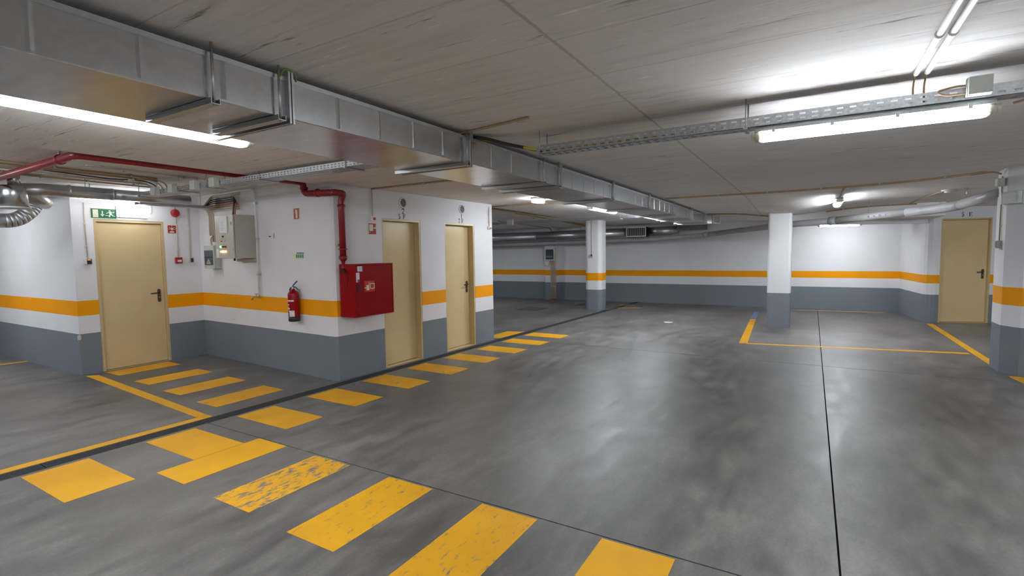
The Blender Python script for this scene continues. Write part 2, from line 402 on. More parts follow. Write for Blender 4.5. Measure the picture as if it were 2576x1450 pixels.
# ceiling: lower slab over the lane, step up behind it
mb = MB(); nx, ny = 120, 84
gx = [FX0 + (FX1-FX0)*i/nx for i in range(nx+1)]; gy = [FY0 + (EDGE-FY0)*j/ny for j in range(ny+1)]
vs = [(x, y, zc(x, y)) for y in gy for x in gx]
fs = [(j*(nx+1)+i, (j+1)*(nx+1)+i, (j+1)*(nx+1)+i+1, j*(nx+1)+i+1) for j in range(ny) for i in range(nx)]
mb.add(vs, fs, True)
mb.add([(x, EDGE, zc(x, EDGE)) for x in gx] + [(x, EDGE, zu(x, EDGE)) for x in gx], [(i, nx+1+i, nx+2+i, i+1) for i in range(nx)])
mb.add([(x, EDGE, zu(x, EDGE)) for x in gx] + [(x, FY1, zu(x, FY1)) for x in gx], [(i, nx+1+i, nx+2+i, i+1) for i in range(nx)])
mb.box(FX0-.2, FX1+.2, FY0-.2, FY1+.2, 2.72, 2.95)
ceil = solo('ceiling', 'board-marked grey concrete ceiling stepping up behind the lane', 'ceiling', mb, M_ceil, (0, 0, 2.5), kind='structure')
def structure(name, label, mb, mat, loc=(0, 0, 0), cat='wall', bevel=0):
    return solo(name, label, cat, mb, mat, loc, kind='structure', bevel=bevel)

# wall with the two store doors
D2, D3, DT = (5.145, 5.93), (6.50, 7.30), 2.115
u_f = Vector((1, -0.0255, 0)).normalized(); n_f = Vector((u_f.y, -u_f.x, 0))     # n_f looks at the viewer
O_f = Vector((4.32, 5.17, 0))
def fx(x): return (x-4.32)/u_f.x
mb = MB()
mb.prism([(0, -0.03), (0.03, 0), (fx(D2[0]), 0), (fx(D2[0]), -0.25), (0, -0.25)], O_f, u_f, n_f, Z, 0, 2.62)
mb.obox(O_f, u_f, Z, n_f, (fx(D2[1]), fx(D3[0])), (0, 2.62), (-0.25, 0))
mb.prism([(fx(D3[1]), 0), (fx(7.86), 0), (fx(7.89), -0.03), (fx(7.89), -0.25), (fx(D3[1]), -0.25)], O_f, u_f, n_f, Z, 0, 2.62)
for d in (D2, D3): mb.obox(O_f, u_f, Z, n_f, (fx(d[0]), fx(d[1])), (DT, 2.62), (-0.25, 0))
wf = structure('wall_front', 'white wall with orange stripe and grey dado holding two beige store doors', mb, M_wall)
mb = MB()
A0, A1 = Vector((4.32, 5.20, 0)), Vector((4.55, 8.65, 0))
u_a = (A0-A1).normalized(); n_a = Vector((u_a.y, -u_a.x, 0))                      # u_a to the viewer's right, n_a at the viewer
LA = (A1-A0).length
mb.obox(A1, u_a, Z, n_a, (-0.1, LA), (0, 2.72), (-0.2, 0))
wa = structure('wall_side', 'white side wall with control cabinet, extinguisher and orange stripe', mb, M_wall)
structure('wall_end', 'end of the store block facing the far bays', B(7.69, 7.89, 5.3, 12.0, 0, 2.72), M_wall)
# niche back wall with door
D1 = (3.125, 4.02); D1T = 2.165
mb = MB().box(2.88, D1[0], 8.65, 8.87, 0, 2.72).box(D1[1], 4.75, 8.65, 8.87, 0, 2.72).box(D1[0], D1[1], 8.65, 8.87, D1T, 2.72)
wn = structure('wall_niche', 'white recessed wall around the left beige door', mb, M_wall)
mb = MB().box(2.88, 3.1, 8.87, FY1, 0, 2.72)
wl = structure('wall_left', 'bright white wall at the far left with orange stripe', mb, M_wall)
part('chipped_plaster', MB().prism([(-0.02, -0.035), (0.012, -0.04), (0.02, 0.0), (0.012, 0.035), (-0.015, 0.03), (-0.024, 0)], (2.88, 8.648, 0.53), X, Z, -Y, -0.003, 0.003),
     plain('bare_plaster', (0.62, 0.58, 0.5), 0.9), wl, 'chip of bare plaster in the grey corner')
structure('wall_far', 'long white far wall with orange stripe and grey dado', B(15.7, 15.95, FY0, FY1, 0, 2.72), M_wallfar)
structure('wall_pilaster', 'shallow pilaster of the far wall carrying the fuse box', B(15.45, 15.72, 7.42, 7.86, 0, 2.72), M_wallfar)
structure('wall_rear', 'rear wall behind the viewer', B(FX0-.2, FX0, FY0, FY1, 0, 2.72), M_wall)
structure('wall_right', 'right boundary wall', B(FX0, FX1, FY0-.2, FY0, 0, 2.72), M_wall)
structure('wall_left_end', 'wall closing the left bays', B(FX0, FX1, FY1, FY1+.2, 0, 2.72), M_wall)
# stair block with door 5 E
P5 = Vector((13.785, -2.33, 0)); u_5 = Vector((0.36, -0.933, 0)).normalized(); n_5 = Vector((u_5.y, -u_5.x, 0))
W5 = 0.935; T5 = 2.20
mb = MB()
path = [(15.75, -1.88), (14.05, -2.045), (13.88, -2.075), (13.79, -2.12), (13.745, -2.19), (13.755, -2.26), (13.785, -2.33)]
inner = (P5 - n_5*0.25); mb.prism(path + [(inner.x, inner.y), (15.75, -2.9)], (0, 0, 0), X, Y, Z, 0, 2.72, smooth=False)
mb.obox(P5, u_5, Z, n_5, (W5, 4.2), (0, 2.72), (-0.25, 0)); mb.obox(P5, u_5, Z, n_5, (0, W5), (T5, 2.72), (-0.25, 0))
w5 = structure('wall_stair', 'white rounded corner wall beside the beige door under a grey pipe', mb, M_wallfar)

# columns
structure('column', 'white column without orange stripe standing in the far parking bay', MB().prism(rrect(11.65, 12.06, 0.36, 0.79, 0.05), (0, 0, 0), X, Y, Z, 0, 2.6), M_colplain, cat='column')
structure('column', 'white rounded column with orange stripe and a switch, before the far wall', MB().prism(rrect(13.05, 13.52, 4.93, 5.41, 0.12, 6), (0, 0, 0), X, Y, Z, 0, 2.62), M_wall, cat='column')
colb = structure('column', 'large chamfered column with orange stripe at the right picture edge', MB().prism([(9.02, -2.08), (8.64, -2.08), (8.43, -2.21), (8.43, -2.75), (8.60, -2.88), (9.02, -2.88)], (0, 0, 0), X, Y, Z, 0, 2.7), M_colbig, cat='column')
# downstand beam from the plain column to the stair block and dropped soffit behind it
bd = (Vector((13.75, -2.1, 0)) - Vector((12.2, 0.62, 0))); bl = bd.length; bd.normalize(); bn = Vector((bd.y, -bd.x, 0))
structure('trim_1', 'grey-white concrete beam between plain column and stair block', OB((12.2, 0.62, 0), bd, bn, Z, (0, bl), (-0.28, 0), (2.12, 2.6)), M_white, cat='beam')
structure('trim_2', 'dropped ceiling of the corner bay behind the beam', B(12.7, 15.7, -2.2, 0.30, 2.21, 2.5), M_ceil, cat='soffit')

# ------------------------------------------------------------------ doors
def door(name, label, O, u, n, W, H, depth, fwid, hinge_right, lever=True, bottom=0.012):
    """O = floor corner of the opening at the viewer's left, u to the right, n at the viewer"""
    d = thing(name, label, 'door', O, kind='structure')
    f = MB()
    f.obox(O, u, Z, n, (0.001, fwid), (0, H-0.001), (-depth-0.05, -0.004)); f.obox(O, u, Z, n, (W-fwid, W-0.001), (0, H-0.001), (-depth-0.05, -0.004))
    f.obox(O, u, Z, n, (fwid, W-fwid), (H-fwid, H-0.001), (-depth-0.05, -0.004))
    f.obox(O, u, Z, n, (fwid, W-fwid), (0.0, 0.006), (-depth-0.05, -0.004))
    part('door_frame', f, M_frame, d)
    lf = OB(O, u, Z, n, (fwid+0.003, W-fwid-0.003), (bottom, H-fwid-0.005), (-depth-0.05, -depth))
    leaf = part('door_leaf', lf, M_door, d, bevel=0.002)
    part('door_gap_shade', OB(O, u, Z, n, (fwid, W-fwid), (0.0061, H-fwid), (-depth-0.07, -depth-0.052)), M_dark, d)  # dark sheet behind the leaf, painted shade of the gap
    if lever:
        hx = fwid+0.075 if hinge_right else W-fwid-0.075; s = 1 if hinge_right else -1
        pl = part('handle_plate', MB().prism(rrect(hx-0.022, hx+0.022, 0.93, 1.13, 0.02), O, u, Z, n, -depth, -depth+0.009), M_bronze, d)
        Q = O + u*hx + Z*1.075 + n*(-depth)
        part('door_handle', MB().tube(fillet([Q+n*0.005, Q+n*0.05, Q+n*0.055+u*s*0.13-Z*0.008], 0.02, 4), 0.0095, 8), M_black, pl)
        part('lock_cylinder', MB().cyl(Q+n*0.008-Z*0.072, Q+n*0.014-Z*0.072, 0.009, 10), M_brass, pl)
    return d
door('door_1', 'beige metal door under the green exit sign', Vector((D1[0], 8.65, 0)), X, -Y, D1[1]-D1[0], D1T, 0.03, 0.035, False)
door('door_2', 'beige store door beside the red hose cabinet', O_f+u_f*fx(D2[0]), u_f, n_f, fx(D2[1])-fx(D2[0]), DT, 0.11, 0.03, True)
door('door_3', 'beige store door nearest the end of the white wall', O_f+u_f*fx(D3[0]), u_f, n_f, fx(D3[1])-fx(D3[0]), DT, 0.11, 0.03, False)
door('door_4', 'beige door beneath the grey pipe beside the big column', P5, u_5, n_5, W5, T5, 0.06, 0.03, False)

# stencilled numbers over the doors (paint on the walls)
def glyphs(ch):
    S = []
    def arc(cx, cy, r, a0, a1, w0, n=9):
        P = [(cx+r*math.cos(math.radians(a0+(a1-a0)*k/n)), cy+r*math.sin(math.radians(a0+(a1-a0)*k/n))) for k in range(n+1)]
        for k in range(n):
            t = (k+0.5)/n; S.append(stroke(P[k], P[k+1], w0[0]+(w0[1]-w0[0])*math.sin(math.pi*t)))
    if ch == '2':
        arc(0.5, 0.70, 0.27, 175, -35, (0.10, 0.22)); S.append(stroke((0.70, 0.47), (0.26, 0.20), 0.11)); S.append([(0.18, 0.02), (0.82, 0.02), (0.82, 0.15), (0.18, 0.15)])
    elif ch == '5':
        S.append([(0.24, 0.86), (0.80, 0.86), (0.76, 1.0), (0.24, 1.0)]); S.append(stroke((0.27, 0.82), (0.27, 0.56), 0.08)); arc(0.46, 0.32, 0.27, 120, -150, (0.09, 0.22), 11)
    elif ch == '1':
        S.append([(0.40, 0.10), (0.60, 0.10), (0.60, 0.98), (0.50, 0.98), (0.40, 0.90)]); S.append([(0.25, 0), (0.75, 0), (0.75, 0.07), (0.25, 0.07)]); S.append(stroke((0.40, 0.9), (0.26, 0.82), 0.07))
    elif ch in 'FE':
        S.append([(0.18, 0.0), (0.42, 0.0), (0.42, 1.0), (0.18, 1.0)]); S.append([(0.06, 0), (0.16, 0), (0.16, 0.06), (0.06, 0.06)])
        S.append([(0.46, 0.91), (0.90, 0.91), (0.90, 1.0), (0.46, 1.0)]); S.append([(0.84, 0.74), (0.90, 0.74), (0.90, 0.91), (0.84, 0.91)]); S.append([(0.46, 0.47), (0.72, 0.47), (0.72, 0.55), (0.46, 0.55)])
        S.append([(0.66, 0.38), (0.72, 0.38), (0.72, 0.64), (0.66, 0.64)])
        if ch == 'E': S.append([(0.46, 0.0), (0.92, 0.0), (0.92, 0.09), (0.46, 0.09)]); S.append([(0.86, 0.09), (0.92, 0.09), (0.92, 0.28), (0.86, 0.28)])
    return S
def stencil(txt, O, u, n, size, parent, gap=0.25):
    x = 0; mb = MB()
    for ch in txt:
        if ch == ' ': x += size*gap; continue
        for k, p in enumerate(glyphs(ch)): mb.prism([(x+q[0]*size*0.86, q[1]*size) for q in p], O, u, Z, n, 0.0002, 0.0012+0.00004*k)
        x += size*0.92
    part('stencilled_number', mb, M_ink, parent)
def fp(x, z, off=0): return O_f + u_f*fx(x) + Z*z + n_f*off
stencil('2', fp(5.536, 2.195), u_f, n_f, 0.08, wf); stencil('5 F', fp(5.462, 2.122), u_f, n_f, 0.07, wf, 0.5)
stencil('1', fp(6.915, 2.195), u_f, n_f, 0.08, wf); stencil('2 F', fp(6.855, 2.122), u_f, n_f, 0.07, wf, 0.35)
stencil('5 E', P5+u_5*0.345+Z*2.235, u_5, n_5, 0.085, w5, 0.75)

# ------------------------------------------------------------------ drain channel
dr = thing('drain_channel', 'long dark slotted drain grating crossing the floor along the white wall', 'drain', (4, 5.05, -0.09))
mb = MB(); xa, xb = -6.5, 13.3
Od = Vector((0, fw(0)-0.1325, 0)); ud = Vector((1, -0.0255, 0)).normalized(); nd = Vector((0.0255, 1, 0)).normalized()
mb.obox(Od, ud, nd, Z, (xa, xb), (-0.081, 0.081), (-0.099, -0.085)); mb.obox(Od, ud, nd, Z, (xa, xb), (-0.081, -0.072), (-0.085, -0.002)); mb.obox(Od, ud, nd, Z, (xa, xb), (0.072, 0.081), (-0.085, -0.002))
part('channel', mb, M_grate, dr)
for k in range(20):
    x0 = xa+0.99*k+0.004; x1 = x0+0.982
    mb = MB()
    for j in range(6): yy = -0.064+0.0256*j; mb.obox(Od, ud, nd, Z, (x0, x1), (yy-0.006, yy+0.006), (-0.022, -0.001))
    for j in range(20 if x0 > 2 else 12):
        q = x0+0.006+(x1-x0-0.012)*j/(19 if x0 > 2 else 11); mb.obox(Od, ud, nd, Z, (q-0.004, q+0.004), (-0.07, 0.07), (-0.024, -0.003))
    part('grate', mb, M_grate, dr)
for (px, py, sx, sy, lb) in ((12.7, 6.87, 0.36, 0.30, 'flush grey manhole cover in the floor left of the far column'), (14.45, 5.75, 0.30, 0.40, 'dark manhole cover behind the far column')):
    t = thing('manhole_cover', lb, 'manhole cover', (px, py, 0))
    part('cover_plate', B(px-sx, px+sx, py-sy, py+sy, 0.0, 0.003), plain('cover_steel', (0.10, 0.10, 0.10), 0.6), t)
    mb = MB().box(px-sx-.02, px+sx+.02, py-sy-.02, py-sy, 0, .004).box(px-sx-.02, px+sx+.02, py+sy, py+sy+.02, 0, .004).box(px-sx-.02, px-sx, py-sy, py+sy, 0, .004).box(px+sx, px+sx+.02, py-sy, py+sy, 0, .004)
    part('cover_frame', mb, M_grate, t)

# ------------------------------------------------------------------ lamps
def batten(C, d, L, label, wd=0.110, lens_h=0.050, ztop=None, nclip=4, group='fluorescent battens under the ceiling', name='batten_lamp', stems=True, glow=None):
    """C = centre of the diffuser underside; d = direction of the tube"""
    C = Vector(C); d = Vector(d).normalized(); s = d.cross(Z).normalized()
    t = thing(name, label, 'lamp', (C.x, C.y, C.z+0.12), group)
    h = wd/2
    prof = [(-h*0.8, lens_h), (-h, lens_h*0.72), (-h, lens_h*0.45), (-h*0.86, lens_h*0.18), (-h*0.5, 0.0), (h*0.5, 0.0), (h*0.86, lens_h*0.18), (h, lens_h*0.45), (h, lens_h*0.72), (h*0.8, lens_h)]
    part('diffuser', MB().prism(prof, C, s, Z, d, -L/2+0.055, L/2-0.055, smooth=True), glow or M_lamp, t)
    for e in (-1, 1):
        p2 = [(a*0.99, b if b > 0 else 0.001) for a, b in prof]
        mb = MB().prism(p2, C, s, Z, d, e*(L/2-0.055), e*(L/2-0.02), smooth=True)
        mb.prism([(a*0.82, 0.008+b*0.8) for a, b in p2], C, s, Z, d, e*(L/2-0.02), e*(L/2), smooth=True)
        part('end_cap', mb, M_cap, t)
    hp = [(-h*1.0, lens_h+0.001), (h*1.0, lens_h+0.001), (h*0.95, lens_h+0.014), (h*0.6, lens_h+0.032), (-h*0.6, lens_h+0.032), (-h*0.95, lens_h+0.014)]
    part('housing', MB().prism(hp, C, s, Z, d, -L/2+0.02, L/2-0.02), M_lampbody, t)
    mb = MB()
    for k in range(nclip):
        q = -L/2+0.12+(L-0.24)*k/max(1, nclip-1)
        for e in (-1, 1): mb.obox(C, d, s*e, Z, (q-0.008, q+0.008), (h-0.001, h+0.012), (lens_h-0.014, lens_h+0.014))
    part('clip', mb, M_steel, t)
    if ztop and stems:
        mb = MB()
        for q in (-L*0.3, L*0.3): p = C+d*q; mb.cyl((p.x, p.y, C.z+lens_h+0.032), (p.x, p.y, ztop), 0.006, 8)
        part('stem', mb, M_steel, t)
    return t
GB = 'fluorescent battens under the ceiling'
batten((1.335, 3.30, 2.335), X, 1.53, 'long lit batten lamp behind the duct at the left picture edge', ztop=2.5)
L2 = batten((3.43, -0.225, 2.249), Y, 1.11, 'lit batten lamp hung under the cable tray at upper right', stems=False)
batten((9.30, 3.47, 2.37), X, 1.40, 'lit batten lamp beyond the duct near the striped far column', ztop=2.5)
batten((11.85, 3.28, 2.37), X, 1.40, 'lit batten lamp mostly hidden behind the far end of the duct', ztop=2.5)
batten((10.45, -0.37, 2.355), X, 1.25, 'lit batten lamp seen end-on in front of the plain column', ztop=zc(10.45, -0.37)+0.01)
batten((14.5, -0.55, 2.135), Y, 0.9, 'lit lamp glowing behind the grey pipe in the corner bay', ztop=2.21)
batten((3.35, 8.25, 2.40), X, 1.27, 'lit batten lamp hidden above the small round duct by the left door', ztop=2.6, glow=M_lamplow)
for k, (p, d, lb) in enumerate((((-3.2, 3.3, 2.335), X, 'added unseen fill lamp continuing the lane row behind the viewer'), ((3.43, -4.2, 2.245), Y, 'added unseen fill lamp farther along the right cable tray row'),  # both added out of view to raise the ambient light
                 ((-2.6, -2.2, 2.335), Y, 'added unseen fill lamp over the bays behind the viewer'), ((1.2, 10.5, 2.44), Y, 'lit batten lamp over the bays left of the picture'), ((0.15, 6.9, 2.44), Y, 'added unseen fill lamp over the bays left of the picture, nearer the lane'), ((10.4, -4.3, 2.355), Y, 'added unseen fill lamp over the bay behind the big column'), ((12.2, 9.9, 2.40), X, 'lit batten lamp over the far bays behind the store block'),  # behind-viewer, near-lane and big-column lamps are added to brighten walls and door
                 ((-4.6, 0.4, 2.335), X, 'added unseen fill lamp over the lane behind the viewer'), ((0.6, -3.4, 2.335), Y, 'added unseen fill lamp over the aisle to the right of the viewer'), ((5.6, -5.2, 2.335), X, 'added unseen fill lamp over the near right bay'))):  # all three are added unseen as fill for floor and ceiling
    batten(p, d, 1.4, lb, ztop=2.5 if p[1] < 5 else 2.6)
t = thing('bulkhead_lamp', 'small oval lit ceiling lamp left of the duct, before the far bays', 'lamp', (7.45, 3.9, 2.5))
part('diffuser', MB().prism([(0.17*math.cos(2*math.pi*k/20), 0.085*math.sin(2*math.pi*k/20)) for k in range(20)], (7.45, 3.9, 2.43), X, Y, Z, 0, 0.045, True), M_lamp, t)
part('base', MB().prism([(0.19*math.cos(2*math.pi*k/20), 0.10*math.sin(2*math.pi*k/20)) for k in range(20)], (7.45, 3.9, 2.4755), X, Y, Z, 0, 0.0245, True), M_lampbody, t)
# emergency luminaire above the left door
t = thing('emergency_light', 'lit white emergency light box beside the green exit sign', 'lamp', (3.6, 8.65, 2.28))
part('diffuser', MB().prism(rrect(3.41, 3.785, 2.21, 2.355, 0.02), (0, 8.62, 0), X, Z, -Y, 0, 0.05), M_lampdim, t)
part('back_box', B(3.40, 3.795, 8.62, 8.65, 2.205, 2.36), M_label, t)
part('cable', MB().tube(fillet([(3.84, 8.64, 2.27), (3.86, 8.64, 2.30), (3.86, 8.64, 2.45)], 0.03), 0.005, 6), M_cond, t)
part('cable', MB().cyl((3.59, 8.64, 2.36), (3.57, 8.64, 2.50), 0.005, 6), M_cond, t)

# ------------------------------------------------------------------ rectangular air duct
DY0, DY1, DZ0, DZ1 = 2.205, 2.84, 2.27, 2.46
du = thing('air_duct', 'long galvanised rectangular air duct running under the ceiling from upper left', 'air duct', (1.6, 2.5, 2.27))
fl_x = [-1.6, 0.03, 1.608, 3.106, 4.67, 6.24, 7.9, 9.56, 11.2, 12.85]
for a, b in zip([-6.6]+fl_x[:-1], fl_x):
    part('duct_section', B(a+0.012, b-0.012, DY0, DY1, DZ0, DZ1), M_duct, du, bevel=0.004)
    mb = MB()                                        # standing stiffening creases of the sheet
    L = b-a; k = 5 if b < 12 else 4
    for j in range(1, k):
        x = a+L*j/k; mb.prism([(x-0.012, 0), (x, 0.0035), (x+0.012, 0)], (0, DY0, DZ0+0.012), X, -Y, Z, 0, DZ1-DZ0-0.024)
    part('crease', mb, M_duct, du)
    part('corner_seam', MB().box(a+0.014, b-0.014, DY0-0.006, DY0, DZ1-0.016, DZ1+0.004), M_steel, du)
for x in fl_x[1:]:
    f = part('flange', MB().box(x-0.014, x-0.003, DY0-0.028, DY1+0.028, DZ0-0.028, DZ1+0.026).box(x+0.003, x+0.014, DY0-0.028, DY1+0.028, DZ0-0.028, DZ1+0.026), M_steel, du)
    if x < 12: part('earth_wire', MB().tube(fillet([(x-0.045, DY0-0.008, DZ1-0.005), (x-0.03, DY0-0.022, DZ1+0.034), (x+0.03, DY0-0.022, DZ1+0.034), (x+0.045, DY0-0.008, DZ1-0.005)], 0.03), 0.0035, 6), M_cabgreen, f)
for x, flg in ((-1.7, 0), (1.235, 0), (1.545, 1), (3.055, 1), (4.28, 0), (4.62, 1), (6.19, 1), (7.85, 1), (9.5, 1), (10.9, 0), (12.5, 0)):
    ye = DY1-0.12 if x < 2 else DY1+0.035
    mb = MB().box(x-0.02, x+0.02, DY0-0.04, ye, DZ0-0.026, DZ0-0.023).box(x-0.02, x-0.017, DY0-0.04, ye, DZ0-0.023, DZ0-0.002).box(x+0.017, x+0.02, DY0-0.04, ye, DZ0-0.023, DZ0-0.002)
    h = part('hanger_rail', mb, M_steel, du)
    z1 = zc(x, DY0)
    part('hanger_rod', MB().cyl((x, DY0-0.025, DZ0-0.034), (x, DY0-0.025, z1), 0.006, 8), M_steel, h)
    if x > 2: part('hanger_rod', MB().cyl((x, DY1+0.018, DZ0-0.03), (x, DY1+0.018, zc(x, DY1)), 0.006, 8), M_steel, h)
op = [(12.862, DY0-0.02), (13.06, DY0-0.115), (13.32, DY0-0.24), (13.32, DY1+0.02), (12.862, DY1+0.02)]
part('outlet_box', MB().prism(op, (0, 0, 0), X, Y, Z, DZ0-0.02, DZ1-0.01), M_duct, du, bevel=0.003)
Og = Vector((13.06, DY0-0.115, DZ0-0.02)); ug = Vector((0.26, -0.125, 0)).normalized(); ng = Vector((ug.y, -ug.x, 0)); Lg = 0.288
gr = part('grille_frame', MB().obox(Og, ug, Z, ng, (0, Lg), (0, 0.025), (0.001, 0.02)).obox(Og, ug, Z, ng, (0, Lg), (0.175, 0.20), (0.001, 0.02)).obox(Og, ug, Z, ng, (0, 0.03), (0.025, 0.175), (0.001, 0.02)).obox(Og, ug, Z, ng, (Lg-0.03, Lg), (0.025, 0.175), (0.001, 0.02)), M_label, du)
part('grille_back', OB(Og, ug, Z, ng, (0.03, Lg-0.03), (0.025, 0.175), (0.0005, 0.002)), M_dark, gr)
for k in range(6): part('grille_slat', OB(Og, ug, Z, ng, (0.045+0.036*k, 0.059+0.036*k), (0.025, 0.175), (0.003, 0.015)), M_label, gr)

# ------------------------------------------------------------------ cable trays
def slotted(mb, O, u, v, L, H, pitch, slot, rows, t=0.002, n=None, a0=0.0):
    """flat perforated strip: real slots left open; rows = [(v_lo, v_hi)]"""
    n = n or u.cross(v); cuts = [0]+[q for r in rows for q in r]+[H]
    for k in range(0, len(cuts), 2): mb.obox(O, u, v, n, (a0, a0+L), (cuts[k], cuts[k+1]), (0, t))
    cnt = int(L/pitch)
    for r in rows:
        for i in range(cnt+1):
            x = i*pitch; x1 = min(L, x+pitch-slot)
            if x1 > x: mb.obox(O, u, v, n, (a0+x, a0+x1), r, (0, t))
    return mb
def tray(label, x0, wd, y0, y1, zb, h, pitch, hang, rows_side, rows_bot, drop=None):
    t = thing('cable_tray', label, 'cable tray', (x0, (y0+y1)/2, zb)); L = y1-y0
    part('tray_side', slotted(MB(), (x0, y0, zb), Y, Z, L, h, pitch, pitch*0.5, rows_side, 0.002, X), M_tray, t)
    part('tray_side', slotted(MB(), (x0+wd, y0, zb), Y, Z, L, h, pitch, pitch*0.5, rows_side, 0.002, -X), M_tray, t)
    part('tray_bottom', slotted(MB(), (x0, y0, zb), Y, X, L, wd, pitch, pitch*0.5, rows_bot, 0.002, Z), M_tray, t)
    for y in hang:
        z1 = drop(x0, y) if drop else zc(x0, y)
        hb = part('bracket', MB().box(x0-0.02, x0+wd+0.02, y-0.012, y+0.012, zb-0.012, zb-0.0005), M_steel, t)
        part('hanger_rod', MB().cyl((x0-0.008, y, zb-0.014), (x0-0.008, y, z1), 0.004, 6).cyl((x0+wd+0.008, y, zb-0.014), (x0+wd+0.008, y, z1), 0.004, 6), M_steel, hb)
    return t
tr = tray('perforated galvanised cable tray holding the lit lamp at upper right', 3.38, 0.11, -5.5, 1.78, 2.332, 0.062, 0.06, (1.75, 0.36, -0.95, -2.5, -4.5), [(0.014, 0.024), (0.038, 0.048)], [(0.02, 0.04), (0.065, 0.085)])
tray('perforated galvanised cable tray above the red pipe, left of the duct', 3.27, 0.20, 3.45, 8.2, 2.415, 0.055, 0.05, (3.7, 5.0, 6.0, 6.6, 7.6), [(0.012, 0.020), (0.034, 0.042)], [(0.02, 0.05), (0.08, 0.12), (0.15, 0.18)], lambda x, y: zc(x, y) if y < EDGE else zu(x, y))
tray('distant cable tray crossing above the far bays', 11.6, 0.12, 3.2, 12.5, 2.385, 0.06, 0.09, (3.9, 5.8, 7.0, 7.4, 9.0), [(0.014, 0.024), (0.038, 0.048)], [(0.03, 0.09)], lambda x, y: zc(x, y) if y < EDGE else zu(x, y))
# tray along the niche back, carrying the black wires
t = thing('cable_tray', 'narrow tray packed with dark wires over the left door', 'cable tray', (3.9, 8.0, 2.34))
mb = MB(); slotted(mb, (3.40, 7.92, 2.345), X, Y, 1.0, 0.14, 0.05, 0.025, [(0.02, 0.05), (0.08, 0.11)], 0.002, Z); part('tray_bottom', mb, M_tray, t)
part('tray_side', B(3.40, 4.40, 7.918, 7.92, 2.345, 2.385), M_tray, t); part('tray_side', B(3.40, 4.40, 8.06, 8.062, 2.345, 2.385), M_tray, t)
part('hanger_rod', MB().cyl((3.7, 7.91, 2.345), (3.7, 7.91, 2.6), 0.004, 6).cyl((4.2, 7.91, 2.345), (4.2, 7.91, 2.6), 0.004, 6), M_steel, t)

# ------------------------------------------------------------------ generic runs
def run(name, label, cat, pts, r, mat, rad=0.06, seg=8, clips=None, group=None, clipmat=None, clipr=None):
    P = fillet(pts, rad); t = thing(name, label, cat, tuple(Vector(pts[0])), group)
    part('tube', MB().tube(P, r, seg), mat, t)
    if clips:
        for (a, b) in clips:
            a, b = Vector(a), Vector(b); part('clip', MB().tube([a, b], clipr or r*1.45, 10), clipmat or M_steel, t)
    return t
# cables spilling out of the right tray end over the duct
for k, (mt, dy, nm) in enumerate(((M_cabyel, 0.0, 'yellow cable'), (M_caborange, 0.03, 'orange cable'), (M_cabblk, 0.055, 'black cable'))):
    x = 3.405+0.03*k
    run('cable', f'{nm} leaving the right tray end over the duct', 'cable', [(x, 0.9, 2.35), (x, 1.72, 2.355), (x-0.03-0.05*k, 2.02, 2.43), (x-0.1-0.08*k, 2.18, 2.482), (x-0.12-0.08*k, 2.9, 2.482), (x, 3.6, 2.45)], 0.010 if k < 2 else 0.012, mt, 0.10)
run('conduit', 'tan conduit on the ceiling crossing above the duct beside the tray end', 'conduit', [(2.98, 1.62, 2.49), (3.06, 2.1, 2.49), (3.2, 3.3, 2.49)], 0.009, M_brown, clips=[((3.0, 1.70, 2.488), (3.003, 1.72, 2.488))])
# twin white conduits at the upper right, running to the tray
for k in (0, 1):
    y = -0.437-0.045*k
    run('conduit', 'white surface conduit of the pair on the bright ceiling, ' + ('the one nearer the duct' if k == 0 else 'the one farther from the duct'), 'conduit',
        [(0.6, y, 2.487), (2.0, y, 2.487), (3.34, y, 2.487)], 0.013, M_pvcwhite, 0.04, 10,
        [((x, y, 2.487), (x+0.02, y, 2.487)) for x in (1.6, 2.78)], clipmat=M_pvcwhite, clipr=0.018)
for k in (0, 1):
    y = -0.437-0.045*k
    run('cable', 'thin tan wire from the white conduit pair into the tray, ' + ('nearer the duct' if k == 0 else 'farther from the duct'), 'cable', [(3.33, y, 2.487), (3.38, y, 2.48), (3.40, y+0.004, 2.43), (3.40, y, 2.335)], 0.0045, M_brown, 0.03, 6)
# junction boxes
def jbox(label, c, sx, sy, sz, mat=M_boxgrey, group=None, lidn=None):
    c = Vector(c); t = thing('junction_box', label, 'junction box', c - Z*sz, group)
    part('box_body', B(c.x-sx, c.x+sx, c.y-sy, c.y+sy, c.z-sz, c.z+sz), mat, t, bevel=0.004)
    n = lidn or -X
    if abs(n.x) > 0: part('lid', B(c.x+n.x*(sx+0.010)-0.010, c.x+n.x*(sx+0.010)+0.0095, c.y-sy*0.94, c.y+sy*0.94, c.z-sz*0.94, c.z+sz*0.94), mat, t, bevel=0.003)
    else: part('lid', B(c.x-sx*0.94, c.x+sx*0.94, c.y+n.y*(sy+0.010)-0.010, c.y+n.y*(sy+0.010)+0.0095, c.z-sz*0.94, c.z+sz*0.94), mat, t, bevel=0.003)
    return t
jbox('grey junction box fixed to the side of the right cable tray', (3.352, -0.685, 2.385), 0.016, 0.048, 0.045)
run('cable', 'thin tan cable looping from the tray side to the grey junction box', 'cable', [(3.372, -0.64, 2.40), (3.36, -0.60, 2.40), (3.355, -0.52, 2.385), (3.36, -0.56, 2.36), (3.36, -0.64, 2.36)], 0.005, M_brown, 0.04, 6)
run('cable', 'tan cable dropping from the tray to the right end of the batten lamp', 'cable', [(3.38, -1.1, 2.35), (3.37, -0.98, 2.33), (3.40, -0.90, 2.31), (3.43, -0.83, 2.30)], 0.006, M_brown, 0.05, 6)
